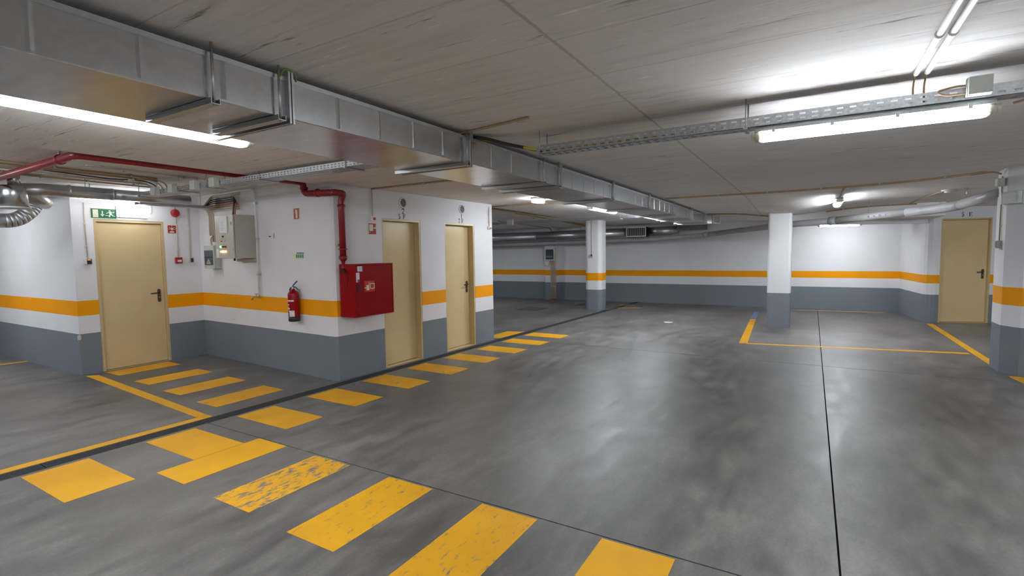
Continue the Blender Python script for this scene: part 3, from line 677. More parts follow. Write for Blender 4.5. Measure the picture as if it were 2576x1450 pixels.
for k, y in enumerate((7.12, 6.70, 6.20, 5.80)):
    jbox(('pale junction box on the left cable tray, ' + ('deepest in the recess', 'second from the deep end', 'third from the deep end', 'nearest the duct')[k]), (3.245, y, 2.445), 0.022, 0.055, 0.055, M_boxlight, 'pale junction boxes on the left tray')
jbox('pale junction box on the distant cable tray', (11.575, 6.9, 2.42), 0.022, 0.09, 0.07, M_boxlight)
# conduits on ceilings
def pipe_y(label, x, y0, y1, r, mat, f, dz=0.012, step=0.9, **k):
    n = max(2, int(abs(y1-y0)/0.3)); pts = [(x, y0+(y1-y0)*i/n, f(x, y0+(y1-y0)*i/n)-dz) for i in range(n+1)]
    return run('conduit', label, 'conduit', pts, r, mat, 0.02, 8, [((x, y, f(x, y)-dz), (x, y+0.025, f(x, y)-dz)) for y in [min(y0, y1)+0.4+step*i for i in range(int(abs(y1-y0)/step))]], **k)
pipe_y('tan conduit from the duct to the top of the white wall, above the round vents', 4.93, 2.87, 5.10, 0.011, M_brown, zc, clipmat=M_boxgrey)
pipe_y('tan conduit crossing the ceiling past the small oval lamp', 8.14, 2.86, 5.25, 0.012, M_brown, zc)
pipe_y('tan conduit over the far bays, the run nearer the viewer', 8.75, 2.15, -1.9, 0.016, M_brown, zc, step=0.7)
pipe_y('tan conduit over the far bays, the run close to the plain column', 12.7, 2.15, -1.75, 0.016, M_brown, zc, step=0.8)
run('conduit', 'short conduit joining the ceiling run to the end-on batten lamp', 'conduit', [(8.77, -0.385, zc(8.77, -.385)-0.012), (9.4, -0.375, zc(9.4, -.38)-0.012), (9.95, -0.37, 2.42)], 0.011, M_brown)
run('conduit', 'tan conduit bundle against the step of the far ceiling', 'conduit', [(9.2, 6.05, 2.585), (10.6, 5.95, 2.55), (12.4, 5.9, 2.50), (14.6, 5.9, 2.42)], 0.02, M_brown)
run('conduit', 'second tan conduit beside the far ceiling step', 'conduit', [(10.5, 6.1, 2.55), (12.4, 6.05, 2.50), (14.6, 6.05, 2.42)], 0.02, M_brown)
run('conduit', 'tan conduit under the distant tray running to the far wall', 'conduit', [(11.9, 7.5, 2.5), (13.4, 7.4, 2.45), (15.2, 7.55, 2.42), (15.5, 7.6, 2.33)], 0.016, M_brown)
run('cable', 'loop of thin tan cable hanging to the distant tray', 'cable', [(11.3, 6.05, 2.56), (11.4, 6.12, 2.55), (11.6, 6.2, 2.5), (11.62, 6.22, 2.42)], 0.014, M_brown)
# conduits in the recess over the left door
for k, (y, x0, x1, mt, lb) in enumerate(((6.62, 2.35, 4.3, M_pvcwhite, 'white conduit on the recess ceiling nearest the lane'), (6.95, 1.2, 3.2, M_brown, 'tan conduit on the recess ceiling behind the white one'), (7.15, 1.0, 3.3, M_brown, 'tan conduit in the middle of the recess ceiling'),
                                        (7.55, 1.6, 3.35, M_cond, 'cream conduit on the recess ceiling before the lamp'), (7.85, 2.0, 3.6, M_brown, 'tan conduit on the recess ceiling nearest the door'))):
    run('conduit', lb, 'conduit', [(x0, y-0.04, 2.585), ((x0+x1)/2, y, 2.583), (x1, y+0.03, 2.583)], 0.011, mt, 0.1, 8, [((x, y, 2.583), (x+0.025, y, 2.583)) for x in (x0+0.35, (x0+x1)/2, x1-0.3)])
for k in range(4):
    run('cable', 'thin cable arching from the ceiling into the left tray, ' + ('first', 'second', 'third', 'fourth')[k] + ' from the lane', 'cable', [(3.02+0.03*k, 7.0+0.13*k, 2.58), (3.22, 7.02+0.13*k, 2.575), (3.33, 7.04+0.13*k, 2.54), (3.36+0.02*k, 7.05+0.13*k, 2.425)], 0.007, (M_brown, M_cond, M_cabblk, M_cond)[k], 0.07, 6)
run('cable', 'dark blue cable drooping under the recess ceiling', 'cable', [(2.1, 7.18, 2.58), (2.5, 7.2, 2.565), (2.8, 7.22, 2.555), (3.0, 7.25, 2.57)], 0.008, M_bluehandle, 0.2, 6)
# wiring fan on the side wall and into the control cabinet
def ap(y, z, off=0.0):                               # point on the side wall at a given Y
    t = (A1.y-y)/(A1.y-A0.y); return A1.lerp(A0, t) + Z*z + n_a*off
fan_m = [M_cond, M_cond, M_cabblk, M_cabblk, M_cabblk, M_cabcopper, M_cabcopper, M_cond, M_cond]
for k in range(9):
    z = 2.565-0.030*k; y1 = 7.20+0.035*k if k in (2, 3, 4, 5, 6) else 7.36
    pts = [(3.5+0.02*k, 7.95+0.012*k, 2.352+0.004*(k % 3)), (4.25, 7.96+0.012*k, 2.358+0.004*(k % 3)), tuple(ap(8.12, z, 0.03)), tuple(ap(7.75, z, 0.022))]
    if k in (2, 3, 4, 5, 6): pts += [tuple(ap(7.30-0.045*(k-4), z-0.005, 0.03+0.01*k)), tuple(ap(7.22-0.045*(k-4), 2.36, 0.08+0.015*k)), tuple(ap(7.22-0.045*(k-4), 2.20, 0.10+0.015*k))]
    else: pts += [tuple(ap(7.33, z, 0.022))]
    run('cable', ('pale conduit', 'black cable', 'brown-orange cable')[0 if fan_m[k] is M_cond else (2 if fan_m[k] is M_cabcopper else 1)] + ' of the wire fan on the side wall, ' + ('topmost', 'second', 'third', 'fourth', 'fifth', 'sixth', 'seventh', 'eighth', 'lowest')[k] + ' in the stack', 'cable', pts, 0.009 if fan_m[k] is not M_cond else 0.0105, fan_m[k], 0.09, 7, group='wires above the control cabinet')
for k in range(6):
    run('cable', ('black' if k % 3 else 'brown-orange') + ' wire in the narrow tray over the left door, ' + ('first', 'second', 'third', 'fourth', 'fifth', 'sixth')[k] + ' from the viewer', 'cable', [(3.42, 7.945+0.018*k, 2.355+0.006*(k % 2)), (3.9, 7.94+0.019*k, 2.365+0.008*((k+1) % 3)), (4.38, 7.945+0.018*k, 2.357)], 0.009, M_cabblk if k % 3 else M_cabcopper, 0.2, 6, group='dark wires in the narrow tray')
for k in range(4):
    y = 8.14+0.045*k
    run('conduit', 'cream conduit bending down the wall corner to the small fuse box, ' + ('first', 'second', 'third', 'fourth')[k] + ' from the cabinet', 'conduit', [tuple(ap(y-0.03, 2.40, 0.16)), tuple(ap(y, 2.36, 0.05)), tuple(ap(y, 2.28, 0.014)), tuple(ap(y, 1.85 if k < 2 else 1.95, 0.014))], 0.010, M_cond, 0.06, 7, group='cream conduits above the fuse box')

# ------------------------------------------------------------------ red fire main
run_t = thing('fire_pipe', 'red fire water pipe running along the ceiling and down to the hose cabinet', 'pipe', (4.33, 5.05, 1.6))
R = 0.040
part('pipe_run', MB().tube(fillet([(1.97, 13.0, 2.46), (1.95, 5.62, 2.53), (4.262, 5.62, 2.545), (4.262, 5.60, 2.40), (4.262, 5.02, 2.375)], 0.06), R, 14), M_redpipe, run_t)
part('pipe_drop', MB().tube(fillet([(4.262, 5.10, 2.379), (4.262, 5.03, 2.375), (4.40, 5.03, 2.375), (4.40, 5.085, 2.30), (4.40, 5.085, 1.60)], 0.06), R, 14), M_redpipe, run_t)
mb = MB()
for p in ((1.951, 6.0, 2.526), (1.956, 8.0, 2.507)): mb.tube([(p[0], p[1]-0.02, p[2]), (p[0], p[1]+0.02, p[2])], R*1.2, 14)
mb.tube([(4.262, 5.603, 2.455), (4.262, 5.604, 2.48)], R*1.25, 14).tube([(4.262, 5.36, 2.393), (4.262, 5.33, 2.391)], R*1.25, 14).tube([(4.40, 5.085, 2.24), (4.40, 5.085, 2.21)], R*1.22, 14)
part('pipe_socket', mb, M_redpipe, run_t)
mb = MB().tube([(4.40, 5.085, 1.69), (4.40, 5.085, 1.675)], R*1.4, 14).tube([(4.40, 5.085, 1.60), (4.40, 5.085, 1.56), (4.40, 5.085, 1.53)], [R*1.3, R*1.25, R*0.7], 14)
part('valve_body', mb, M_redpipe, run_t)
part('valve_outlet', MB().tube([(4.40, 5.085, 1.53), (4.40, 5.085, 1.46), (4.375, 5.07, 1.415)], R*0.6, 12), M_redpipe, run_t)
part('valve_wheel', MB().tube([(4.352, 5.04, 1.41), (4.330, 5.03, 1.405)], 0.033, 14), plain('dark_red_valve', (0.07, 0.006, 0.008), 0.4), run_t)
part('pipe_clamp', MB().box(4.36, 4.44, 5.12, 5.165, 1.73, 1.745), M_steel, run_t)
part('pipe_clamp', MB().box(1.941, 1.961, 5.99, 6.01, 2.56, 2.6).box(1.946, 1.966, 7.99, 8.01, 2.54, 2.6), M_steel, run_t)

# ------------------------------------------------------------------ hose cabinet
hc = thing('hose_cabinet', 'big red fire hose cabinet mounted on the wall corner', 'hose cabinet', (4.73, 5.05, 0.82))
HX0, HX1, HY, HZ0, HZ1 = 4.385, 5.065, 4.885, 0.822, 1.495
part('cabinet_body', MB().box(HX0, HX1, HY+0.02, fw(4.7)-0.012, HZ0, HZ1).box(HX0, HX0+0.035, HY, HY+0.02, HZ0, HZ1).box(HX1-0.02, HX1, HY, HY+0.02, HZ0, HZ1).box(HX0+0.035, HX1-0.02, HY, HY+0.02, HZ1-0.022, HZ1).box(HX0+0.035, HX1-0.02, HY, HY+0.02, HZ0, HZ0+0.022), M_red, hc, bevel=0.003)
hd = part('cabinet_door', B(HX0+0.039, HX1-0.024, HY+0.003, HY+0.019, HZ0+0.026, HZ1-0.026), M_red, hc)
def fb(x0, x1, z0, z1, c0, c1): return OB((0, HY+0.003, 0), X, Z, -Y, (x0, x1), (z0, z1), (c0, c1))
lt_ = part('latch', fb(4.425, 4.50, 1.155, 1.225, 0, 0.006), M_black, hd)
part('latch', fb(4.437, 4.475, 1.167, 1.213, 0.006, 0.010), M_red, hd, 'red pull of the latch')
part('label', fb(4.445, 4.525, 1.40, 1.465, 0, 0.0015), M_label, hd, 'white square sticker with grey print')
mb = MB()
for k in range(4): mb.obox((0, HY+0.003, 0), X, Z, -Y, (4.47, 4.515), (1.418+0.011*k, 1.422+0.011*k), (0.0016, 0.002))
part('label_print', mb, M_inkgrey, hd)
part('label', fb(4.412, 4.475, 1.265, 1.385, 0, 0.0015), M_label, hd, 'tall white inspection sticker')
part('label_print', fb(4.44, 4.475, 1.265, 1.30, 0.0016, 0.002), M_bluelabel, hd); part('label_print', fb(4.425, 4.455, 1.283, 1.289, 0.0021, 0.0025), M_orglabel, hd); part('label_print', fb(4.455, 4.470, 1.362, 1.367, 0.0016, 0.002), M_red, hd)
part('sign_plate', fb(4.55, 4.725, 1.135, 1.275, 0, 0.0015), plain('bright_sign_red', (0.55, 0.008, 0.012), 0.4, var=0.03), hd, 'brighter red square sign of a hose reel')
mb = MB(); F = ((0, HY+0.003, 0), X, Z, -Y, 0.0016, 0.0022)
for p in ([(4.645, 1.170), (4.725, 1.170), (4.725, 1.180), (4.645, 1.180)], [(4.645, 1.232), (4.725, 1.232), (4.725, 1.242), (4.645, 1.242)], [(4.645, 1.18), (4.656, 1.18), (4.656, 1.232), (4.645, 1.232)], [(4.713, 1.18), (4.725, 1.18), (4.725, 1.232), (4.713, 1.232)],
          [(4.585, 1.155), (4.632, 1.155), (4.632, 1.222), (4.585, 1.222)], [(4.625, 1.222), (4.632, 1.222), (4.632, 1.255), (4.625, 1.255)], [(4.55, 1.182), (4.585, 1.182), (4.585, 1.192), (4.55, 1.192)]): mb.prism(p, *F)
part('sign_symbol', mb, M_signcream, hd)
part('seal_wire', MB().tube(fillet([(4.383, 5.03, 1.42), (4.380, 4.99, 1.33), (4.381, 5.02, 1.22), (4.381, 4.99, 1.215)], 0.03), 0.0025, 6), M_black, hc)

# ------------------------------------------------------------------ fire extinguisher on the side wall
Q = ap(5.935, 0.0, 0.085)
fe = thing('fire_extinguisher', 'red fire extinguisher with blue handle hanging on the side wall', 'fire extinguisher', (Q.x, Q.y, 0.735))
prof = [(0.070, 0.79), (0.072, 0.80), (0.072, 1.09), (0.068, 1.112), (0.055, 1.132), (0.034, 1.148), (0.024, 1.155), (0.024, 1.165)]
bd_ = part('cylinder', MB().lathe((Q.x, Q.y, 0), prof, 24), M_red, fe)
part('foot_ring', MB().lathe((Q.x, Q.y, 0), [(0.066, 0.735), (0.074, 0.742), (0.074, 0.80), (0.070, 0.802)], 24), M_black, fe)
part('valve_head', MB().lathe((Q.x, Q.y, 0), [(0.018, 1.163), (0.020, 1.175), (0.015, 1.195), (0.010, 1.20)], 12), M_steel, fe)
qa = Vector((Q.x, Q.y, 0))
part('carry_handle', MB().tube(fillet([qa+Z*1.19+u_a*-0.02, qa+Z*1.20+u_a*0.05, qa+Z*1.165+u_a*0.105], 0.04), 0.008, 8), M_bluehandle, fe)
part('squeeze_lever', MB().tube(fillet([qa+Z*1.195+u_a*-0.015, qa+Z*1.225+u_a*0.015, qa+Z*1.275+u_a*0.095], 0.04), 0.008, 8), M_bluehandle, fe)
part('hose', MB().tube(fillet([qa+Z*1.185-u_a*0.015, qa+Z*1.185-u_a*0.06, qa+Z*1.14-u_a*0.078], 0.03), 0.009, 8), M_black, fe)
part('wall_bracket', OB(qa, u_a, Z, n_a, (-0.015, 0.015), (1.04, 1.16), (-0.084, -0.071)), M_steel, fe)
def curved(a0, a1, z0, z1, rr, mat, parent, name='label', lb=None):
    mb = MB(); n = 8; ca = math.atan2(n_a.y, n_a.x); vs = []
    for i in range(n+1):
        a = ca+math.radians(a0+(a1-a0)*i/n)
        for z in (z0, z1): vs.append((Q.x+rr*math.cos(a), Q.y+rr*math.sin(a), z))
    mb.add(vs, [(2*i, 2*i+2, 2*i+3, 2*i+1) for i in range(n)], True); return part(name, mb, mat, parent, lb)
# viewer sees the -X/-Y quadrant: positive angle from n_a turns towards -Y
curved(-45, 60, 1.005, 1.025, 0.0725, M_label, bd_); curved(-45, 10, 0.955, 0.968, 0.0725, M_label, bd_); curved(-45, 14, 0.90, 0.918, 0.0725, M_label, bd_)
for k in range(5): curved(-45, 5, 0.932-0.012*k if k < 3 else 0.884-0.01*(k-3), 0.936-0.012*k if k < 3 else 0.888-0.01*(k-3), 0.0725, M_label, bd_, 'label_print')
curved(5, 62, 0.805, 0.885, 0.0727, M_label, bd_, lb='white inspection sticker')
curved(12, 55, 0.818, 0.821, 0.0730, M_inkgrey, bd_, 'label_print'); curved(30, 52, 0.872, 0.876, 0.0730, M_signred, bd_, 'label_print')

# ------------------------------------------------------------------ signs
def sign(name, label, O, u, n, wd, ht, bg, border, fg, shapes, cat='sign', bw=0.008):
    t = thing(name, label, cat, Vector(O)+u*wd/2)
    part('backing', OB(O, u, Z, n, (0, wd), (0, ht), (0, 0.003)), border, t)
    part('sign_face', OB(O, u, Z, n, (bw, wd-bw), (bw, ht-bw), (0.003, 0.0036)), bg, t)
    mb = MB()
    for k, p in enumerate(shapes): mb.prism([(q[0]*wd, q[1]*ht) for q in p], O, u, Z, n, 0.0037, 0.0043+0.00003*k)
    part('sign_symbol', mb, fg, t); return t
S = [[(0.10, 0.12), (0.30, 0.12), (0.30, 0.86), (0.10, 0.86)]]
S += [[(0.435, 0.40), (0.475, 0.40), (0.475, 0.75), (0.435, 0.75)], [(0.375, 0.44), (0.455, 0.20), (0.535, 0.44), (0.495, 0.44), (0.455, 0.34), (0.415, 0.44)]]
S += [circ(0.735, 0.79, 0.045, 12), stroke((0.74, 0.70), (0.775, 0.42), 0.09), stroke((0.755, 0.66), (0.66, 0.60), 0.035), stroke((0.66, 0.60), (0.60, 0.50), 0.035), stroke((0.78, 0.66), (0.86, 0.62), 0.035), stroke((0.86, 0.62), (0.91, 0.70), 0.035),
      stroke((0.765, 0.44), (0.70, 0.30), 0.05), stroke((0.70, 0.30), (0.56, 0.34), 0.045), stroke((0.785, 0.44), (0.86, 0.30), 0.05), stroke((0.86, 0.30), (0.94, 0.26), 0.04), stroke((0.72, 0.18), (0.73, 0.30), 0.04)]
sign('exit_sign', 'green exit sign with running figure and down arrow above the left door', (3.095, 8.648, 2.172), X, -Y, 0.315, 0.147, M_signgreen, M_signcream, M_signcream, S)
S = [stroke((0.5, 0.5), (0.5+0.40*math.cos(math.radians(a)), 0.55+0.36*math.sin(math.radians(a))), 0.05) for a in (0, 40, 90, 140, 180)]
S += [circ(0.5, 0.55, 0.13, 12), stroke((0.5, 0.5), (0.5, 0.30), 0.05), [(0.25, 0.12), (0.72, 0.12), (0.72, 0.28), (0.45, 0.30), (0.25, 0.26)]]
sign('alarm_sign', 'red alarm bell sign with rays, right of the left door', (4.065, 8.648, 1.985), X, -Y, 0.135, 0.135, M_signred, M_signcream, M_signcream, S)
S = [[(0.38, 0.15), (0.66, 0.15), (0.66, 0.72), (0.60, 0.80), (0.44, 0.80), (0.38, 0.72)], stroke((0.52, 0.8), (0.36, 0.86), 0.06), stroke((0.40, 0.84), (0.28, 0.55), 0.05)]
sign('extinguisher_sign', 'small red extinguisher sign high on the side wall', ap(5.985, 2.085, 0.001), u_a, n_a, 0.145, 0.165, M_signred, M_signcream, M_signcream, S, bw=0.012)
S = [[(0.12, 0.32), (0.58, 0.32), (0.58, 0.86), (0.12, 0.86)], stroke((0.58, 0.58), (0.80, 0.58), 0.06), circ(0.84, 0.58, 0.09, 10), [(0.14, 0.18), (0.24, 0.18), (0.20, 0.30)]]
sign('call_point_sign', 'red alarm call point sign left of the hose-cabinet door', fp(4.90, 1.878, 0.001), u_f, n_f, 0.145, 0.165, M_signred, M_signcream, M_signcream, S, bw=0.010)
S = [[(x, 0.15), (x+0.13, 0.15), (x+0.13, 0.68), (x, 0.68)] for x in (0.30, 0.47, 0.64, 0.81)]
t = sign('notice', 'small pale yellow notice with green pictograms on the side wall', ap(6.045, 1.565, 0.001), u_a, n_a, 0.27, 0.095, plain('pale_notice', (0.74, 0.76, 0.55), 0.5, var=0.03), M_label, plain('notice_green', (0.08, 0.25, 0.12), 0.5), S, 'notice', 0.004)
part('heading', OB(ap(6.045, 1.565, 0.001), u_a, Z, n_a, (0.10, 0.26), (0.072, 0.086), (0.0037, 0.0042)), M_bluelabel, t)

# ------------------------------------------------------------------ control cabinet and small fuse box on the side wall
CX0, CX1, CY0, CY1, CZ0, CZ1 = 4.105, 4.435, 6.945, 7.40, 1.585, 2.20
cc = thing('control_cabinet', 'beige wall control cabinet with glowing red and green lights', 'control cabinet', (4.27, 7.17, CZ0))
part('cabinet_body', B(CX0+0.025, CX1+0.012, CY0, CY1, CZ0, CZ1), M_cab, cc, bevel=0.004)
cd = part('cabinet_door', B(CX0, CX0+0.020, CY0+0.003, CY1-0.003, CZ0+0.003, CZ1-0.003), M_cab, cc, bevel=0.003)
part('door_seal', B(CX0+0.020, CX0+0.025, CY0+0.008, CY1-0.008, CZ0+0.008, CZ1-0.008), M_black, cc)
OC = Vector((CX0, CY1, CZ0)); uc = -Y; ncab = -X
def cb(a0, a1, b0, b1, c0, c1): return OB(OC, uc, Z, ncab, (a0, a1), (b0, b1), (c0, c1))
dh = part('document_holder', cb(0.135, 0.325, 0.36, 0.592, 0, 0.012), M_label, cd, 'white document sheet pocket')
mb = MB()
for k in range(6): mb.obox(OC, uc, Z, ncab, (0.17, 0.24), (0.40+0.022*k, 0.404+0.022*k), (0.0121, 0.0125))
part('label_print', mb, M_inkgrey, dh)
part('nameplate', cb(0.395, 0.425, 0.47, 0.515, 0, 0.001), M_inkgrey, cd)
for (a, b, mt, r) in ((0.20, 0.312, M_black, 0.013), (0.17, 0.247, M_leddark, 0.010), (0.205, 0.245, M_label, 0.010), (0.24, 0.25, M_label, 0.010)):
    p = OC+uc*a+Z*b; part('switch', MB().tube([p, p+ncab*0.014], r, 12), mt, cd)
for k, (a, mt) in enumerate(((0.135, M_ledg), (0.178, M_leddark), (0.215, M_leddark), (0.255, M_leddark))):
    p = OC+uc*a+Z*0.168; part('indicator_light', MB().tube([p, p+ncab*0.012], 0.0135, 12), mt, cd, None if mt is not M_ledg else 'lit green indicator')
for k, (a, mt) in enumerate(((0.135, M_ledr), (0.178, M_ledg), (0.215, M_ledo), (0.255, M_ledo))):
    p = OC+uc*a+Z*0.098; part('indicator_light', MB().tube([p, p+ncab*0.012], 0.0135, 12), mt, cd, 'lit indicator of the lower row')
mb = MB()
for a in (0.135, 0.178, 0.215, 0.255):
    for b in (0.195, 0.126, 0.275): mb.obox(OC, uc, Z, ncab, (a-0.013, a+0.013), (b, b+0.007), (0, 0.0008))
part('label_print', mb, M_inkgrey, cd)
part('label', cb(0.012, 0.075, 0.015, 0.135, 0, 0.001), M_label, cd, 'white table sticker at the lower corner')
part('lock', MB().tube([OC+uc*0.425+Z*0.125, OC+uc*0.425+Z*0.125+ncab*0.008], 0.009, 10), M_steel, cd)
part('cable_gland', MB().tube([(4.15, 7.02, 1.588), (4.15, 7.02, 1.55)], 0.014, 10), M_black, cc)
part('mounting_rail', B(4.40, 4.432, 6.95, 7.40, 1.535, 1.58), M_cab, cc)
fb_ = thing('fuse_box', 'small grey fuse box with dark window and warning triangle beside the control cabinet', 'fuse box', (4.46, 8.11, 1.43))
part('box_body', B(4.405, 4.525, 7.975, 8.255, 1.43, 1.79), M_boxgrey, fb_, bevel=0.006)
part('box_lid', B(4.388, 4.404, 7.975, 8.255, 1.43, 1.79), M_boxgrey, fb_, bevel=0.004)
Of = Vector((4.388, 8.255, 1.43))
wn_ = part('box_window', OB(Of, -Y, Z, -X, (0.02, 0.255), (0.055, 0.285), (0, 0.004)), M_smoked, fb_)
part('window_split', OB(Of, -Y, Z, -X, (0.02, 0.255), (0.172, 0.182), (0.004, 0.008)), M_black, wn_)
mb = MB().prism([(0.07, 0.075), (0.19, 0.075), (0.13, 0.155)], Of, -Y, Z, -X, 0.0042, 0.005); part('warning_triangle', mb, plain('pale_yellow_label', (0.6, 0.55, 0.28), 0.5), wn_)
part('warning_triangle', MB().prism([(0.095, 0.088), (0.165, 0.088), (0.13, 0.135)], Of, -Y, Z, -X, 0.0051, 0.0054), M_inkgrey, wn_, 'grey inner triangle')
part('screw', MB().tube([Of-Y*0.03+Z*0.03, Of-Y*0.03+Z*0.03-X*0.003], 0.006, 8).tube([Of-Y*0.25+Z*0.03, Of-Y*0.25+Z*0.03-X*0.003], 0.006, 8).tube([Of-Y*0.03+Z*0.33, Of-Y*0.03+Z*0.33-X*0.003], 0.006, 8).tube([Of-Y*0.25+Z*0.33, Of-Y*0.25+Z*0.33-X*0.003], 0.006, 8), M_inkgrey, fb_)
for k in range(2): run('cable', ('outer', 'inner')[k] + ' thin cable curling into the top of the small fuse box', 'cable', [tuple(ap(8.13+0.03*k, 1.95, 0.02)), tuple(ap(8.17+0.02*k, 1.90, 0.05)), tuple(ap(8.11+0.04*k, 1.785, 0.06))], 0.005, M_cabcopper, 0.04, 6)

# white water pipe with brass tap
wp = thing('water_pipe', 'thin white water pipe dropping down the side wall to a brass tap', 'pipe', tuple(ap(6.86, 1.0, 0.03)))
part('tube', MB().tube(fillet([tuple(ap(7.9, 2.575, 0.035)), tuple(ap(7.1, 2.575, 0.035)), tuple(ap(6.87, 2.57, 0.032)), tuple(ap(6.87, 1.05, 0.032))], 0.12, 6), 0.0125, 10), M_pvcwhite, wp)
for z in (2.37, 1.86, 1.35): part('clip', OB(ap(6.87, z), u_a, Z, n_a, (-0.022, 0.022), (-0.012, 0.012), (0, 0.046)), M_steel, wp)
p = ap(6.87, 1.03, 0.032)
part('tap_body', MB().tube([p+Z*0.02, p-Z*0.015], 0.012, 10).tube(fillet([p-Z*0.005, p-Z*0.005-u_a*0.085+n_a*0.05, p-Z*0.05-u_a*0.10+n_a*0.06], 0.02), 0.0105, 10), M_brass, wp)
part('tap_handle', MB().tube([p-u_a*0.04+n_a*0.024+Z*0.0, p-u_a*0.04+n_a*0.024+Z*0.035], 0.007, 8).tube([p-u_a*0.07+n_a*0.03+Z*0.036, p-u_a*0.005+n_a*0.015+Z*0.036], 0.006, 8), M_brass, wp)

# ------------------------------------------------------------------ small wall devices
def device(name, label, cat, O, u, n, wd, ht, dp, mat, extra=(), conduit=None, cmat=None, dual=False):
    """extra = [(name, a0, a1, b0, b1, h, mat)] on the face; conduit = height of a thin conduit above it (a part)"""
    t = thing(name, label, cat, Vector(O)+u*wd/2)
    part('device_body', OB(O, u, Z, n, (0, wd), (0, ht), (0, dp)), mat, t, bevel=0.003)
    for (nm, a0, a1, b0, b1, h, mt) in extra: part(nm, OB(O, u, Z, n, (a0*wd, a1*wd), (b0*ht, b1*ht), (dp, dp+h)), mt, t)
    if conduit:
        c = Vector(O)+u*wd*0.5
        part('conduit', MB().tube([c+Z*ht*0.98+n*0.012, c+Z*conduit+n*0.012], 0.007, 8), cmat or M_cond, t)
        for q in (0.22, 0.62):
            part('clip', OB(c, u, Z, n, (-0.016, 0.016), (ht+(conduit-ht)*q-0.006, ht+(conduit-ht)*q+0.006), (0, 0.022)), M_boxlight, t)
    return t
device('card_reader', 'access reader with a red light left of the left door', 'card reader', (2.985, 8.65, 1.535), X, -Y, 0.085, 0.075, 0.03, M_label, [('keypad', 0.35, 0.98, 0.02, 0.98, 0.006, M_black), ('indicator_light', 0.42, 0.85, 0.74, 0.84, 0.0075, M_ledr)], 0.85)
device('call_point', 'red break-glass call point right of the left door', 'call point', (4.15, 8.65, 1.517), X, -Y, 0.095, 0.095, 0.04, M_signred, [('glass', 0.2, 0.85, 0.25, 0.60, 0.002, M_label)], 0.60)
device('light_switch', 'black and white light switch at the corner right of the left door', 'switch', (4.345, 8.65, 1.527), X, -Y, 0.075, 0.08, 0.035, M_boxgrey, [('rocker', 0.35, 0.85, 0.1, 0.85, 0.006, M_black)], 0.92)
t = thing('alarm_sounder', 'round red alarm sounder high above the call point', 'alarm', (4.185, 8.65, 2.31))
part('sounder_dome', MB().tube([(4.185, 8.635, 2.307), (4.185, 8.60, 2.307), (4.185, 8.585, 2.307)], [0.058, 0.056, 0.040], 20), M_signred, t)
part('sounder_base', MB().tube([(4.19, 8.65, 2.307), (4.19, 8.634, 2.307)], 0.062, 20), plain('dull_red', (0.34, 0.05, 0.06), 0.5), t)
part('conduit', MB().tube([(4.19, 8.64, 2.36), (4.19, 8.64, 2.55)], 0.007, 8).tube([(4.197, 8.64, 2.25), (4.197, 8.64, 2.14)], 0.007, 8), M_cond, t)
device('indicator_box', 'small white remote indicator with red lens above the call point sign', 'indicator', fp(4.925, 2.06), u_f, n_f, 0.10, 0.072, 0.03, M_label, [('lens', 0.45, 0.85, 0.25, 0.75, 0.004, M_signred)], 0.42)
device('indicator_box', 'small white remote indicator with red lens at the end of the white wall', 'indicator', fp(7.70, 2.045), u_f, n_f, 0.10, 0.045, 0.03, M_label, [('lens', 0.2, 0.9, 0.2, 0.6, 0.004, M_signred)], 0.40)
device('sticker_sensor', 'small white sensor stick on the side wall', 'sensor', ap(6.50, 1.857, 0.0), u_a, n_a, 0.055, 0.075, 0.012, M_label, [('lens', 0.7, 0.95, 0.1, 0.9, 0.002, M_inkgrey)])
device('tag_plate', 'tiny black and white tag beside the sensor on the side wall', 'tag', ap(6.655, 1.876, 0.0), u_a, n_a, 0.105, 0.018, 0.003, M_label, [('print', 0.5, 0.98, 0.05, 0.95, 0.0008, M_black)])
device('light_switch', 'grey switch on the striped far column', 'switch', Vector((13.05, 5.225, 1.47)), -Y, -X, 0.07, 0.085, 0.05, M_boxgrey, [('rocker', 0.3, 0.9, 0.3, 0.8, 0.006, M_black)], 1.0)
device('light_switch', 'grey switch on the large column at the right', 'switch', Vector((8.86, -2.08, 1.575)), -X, Y, 0.10, 0.10, 0.05, M_boxgrey, [('rocker', 0.5, 0.95, 0.1, 0.9, 0.006, plain('slate_plastic', (0.16, 0.2, 0.25), 0.4))], 0.92, M_brown)
# round vents over the store doors
for x, lb in ((5.572, 'round louvred vent above the door beside the hose cabinet'), (6.962, 'round louvred vent above the store door nearest the wall end')):
    t = thing('round_vent', lb, 'vent', fp(x, 2.357))
    O = fp(x, 2.357)
    part('vent_back', MB().prism(circ(0, 0, 0.064, 24), O, u_f, Z, n_f, 0, 0.002), M_dark, t)
    mb = MB(); k = 24; vs = []
    for i in range(k):
        a = 2*math.pi*i/k
        for r, c in ((0.060, 0.002), (0.060, 0.010), (0.078, 0.010), (0.082, 0.0)): vs.append(O+u_f*r*math.cos(a)+Z*r*math.sin(a)+n_f*c)
    mb.add(vs, [(4*i+j, 4*((i+1) % k)+j, 4*((i+1) % k)+j+1, 4*i+j+1) for i in range(k) for j in range(3)], True)
    part('vent_rim', mb, M_label, t)
    for i in range(6):
        b = -0.046+0.0184*i; hw = math.sqrt(max(0.0, 0.061**2-b*b))
        part('vent_slat', OB(O, u_f, Z, n_f, (-hw, hw), (b-0.0022, b+0.0022), (0.002, 0.008)), M_label, t)

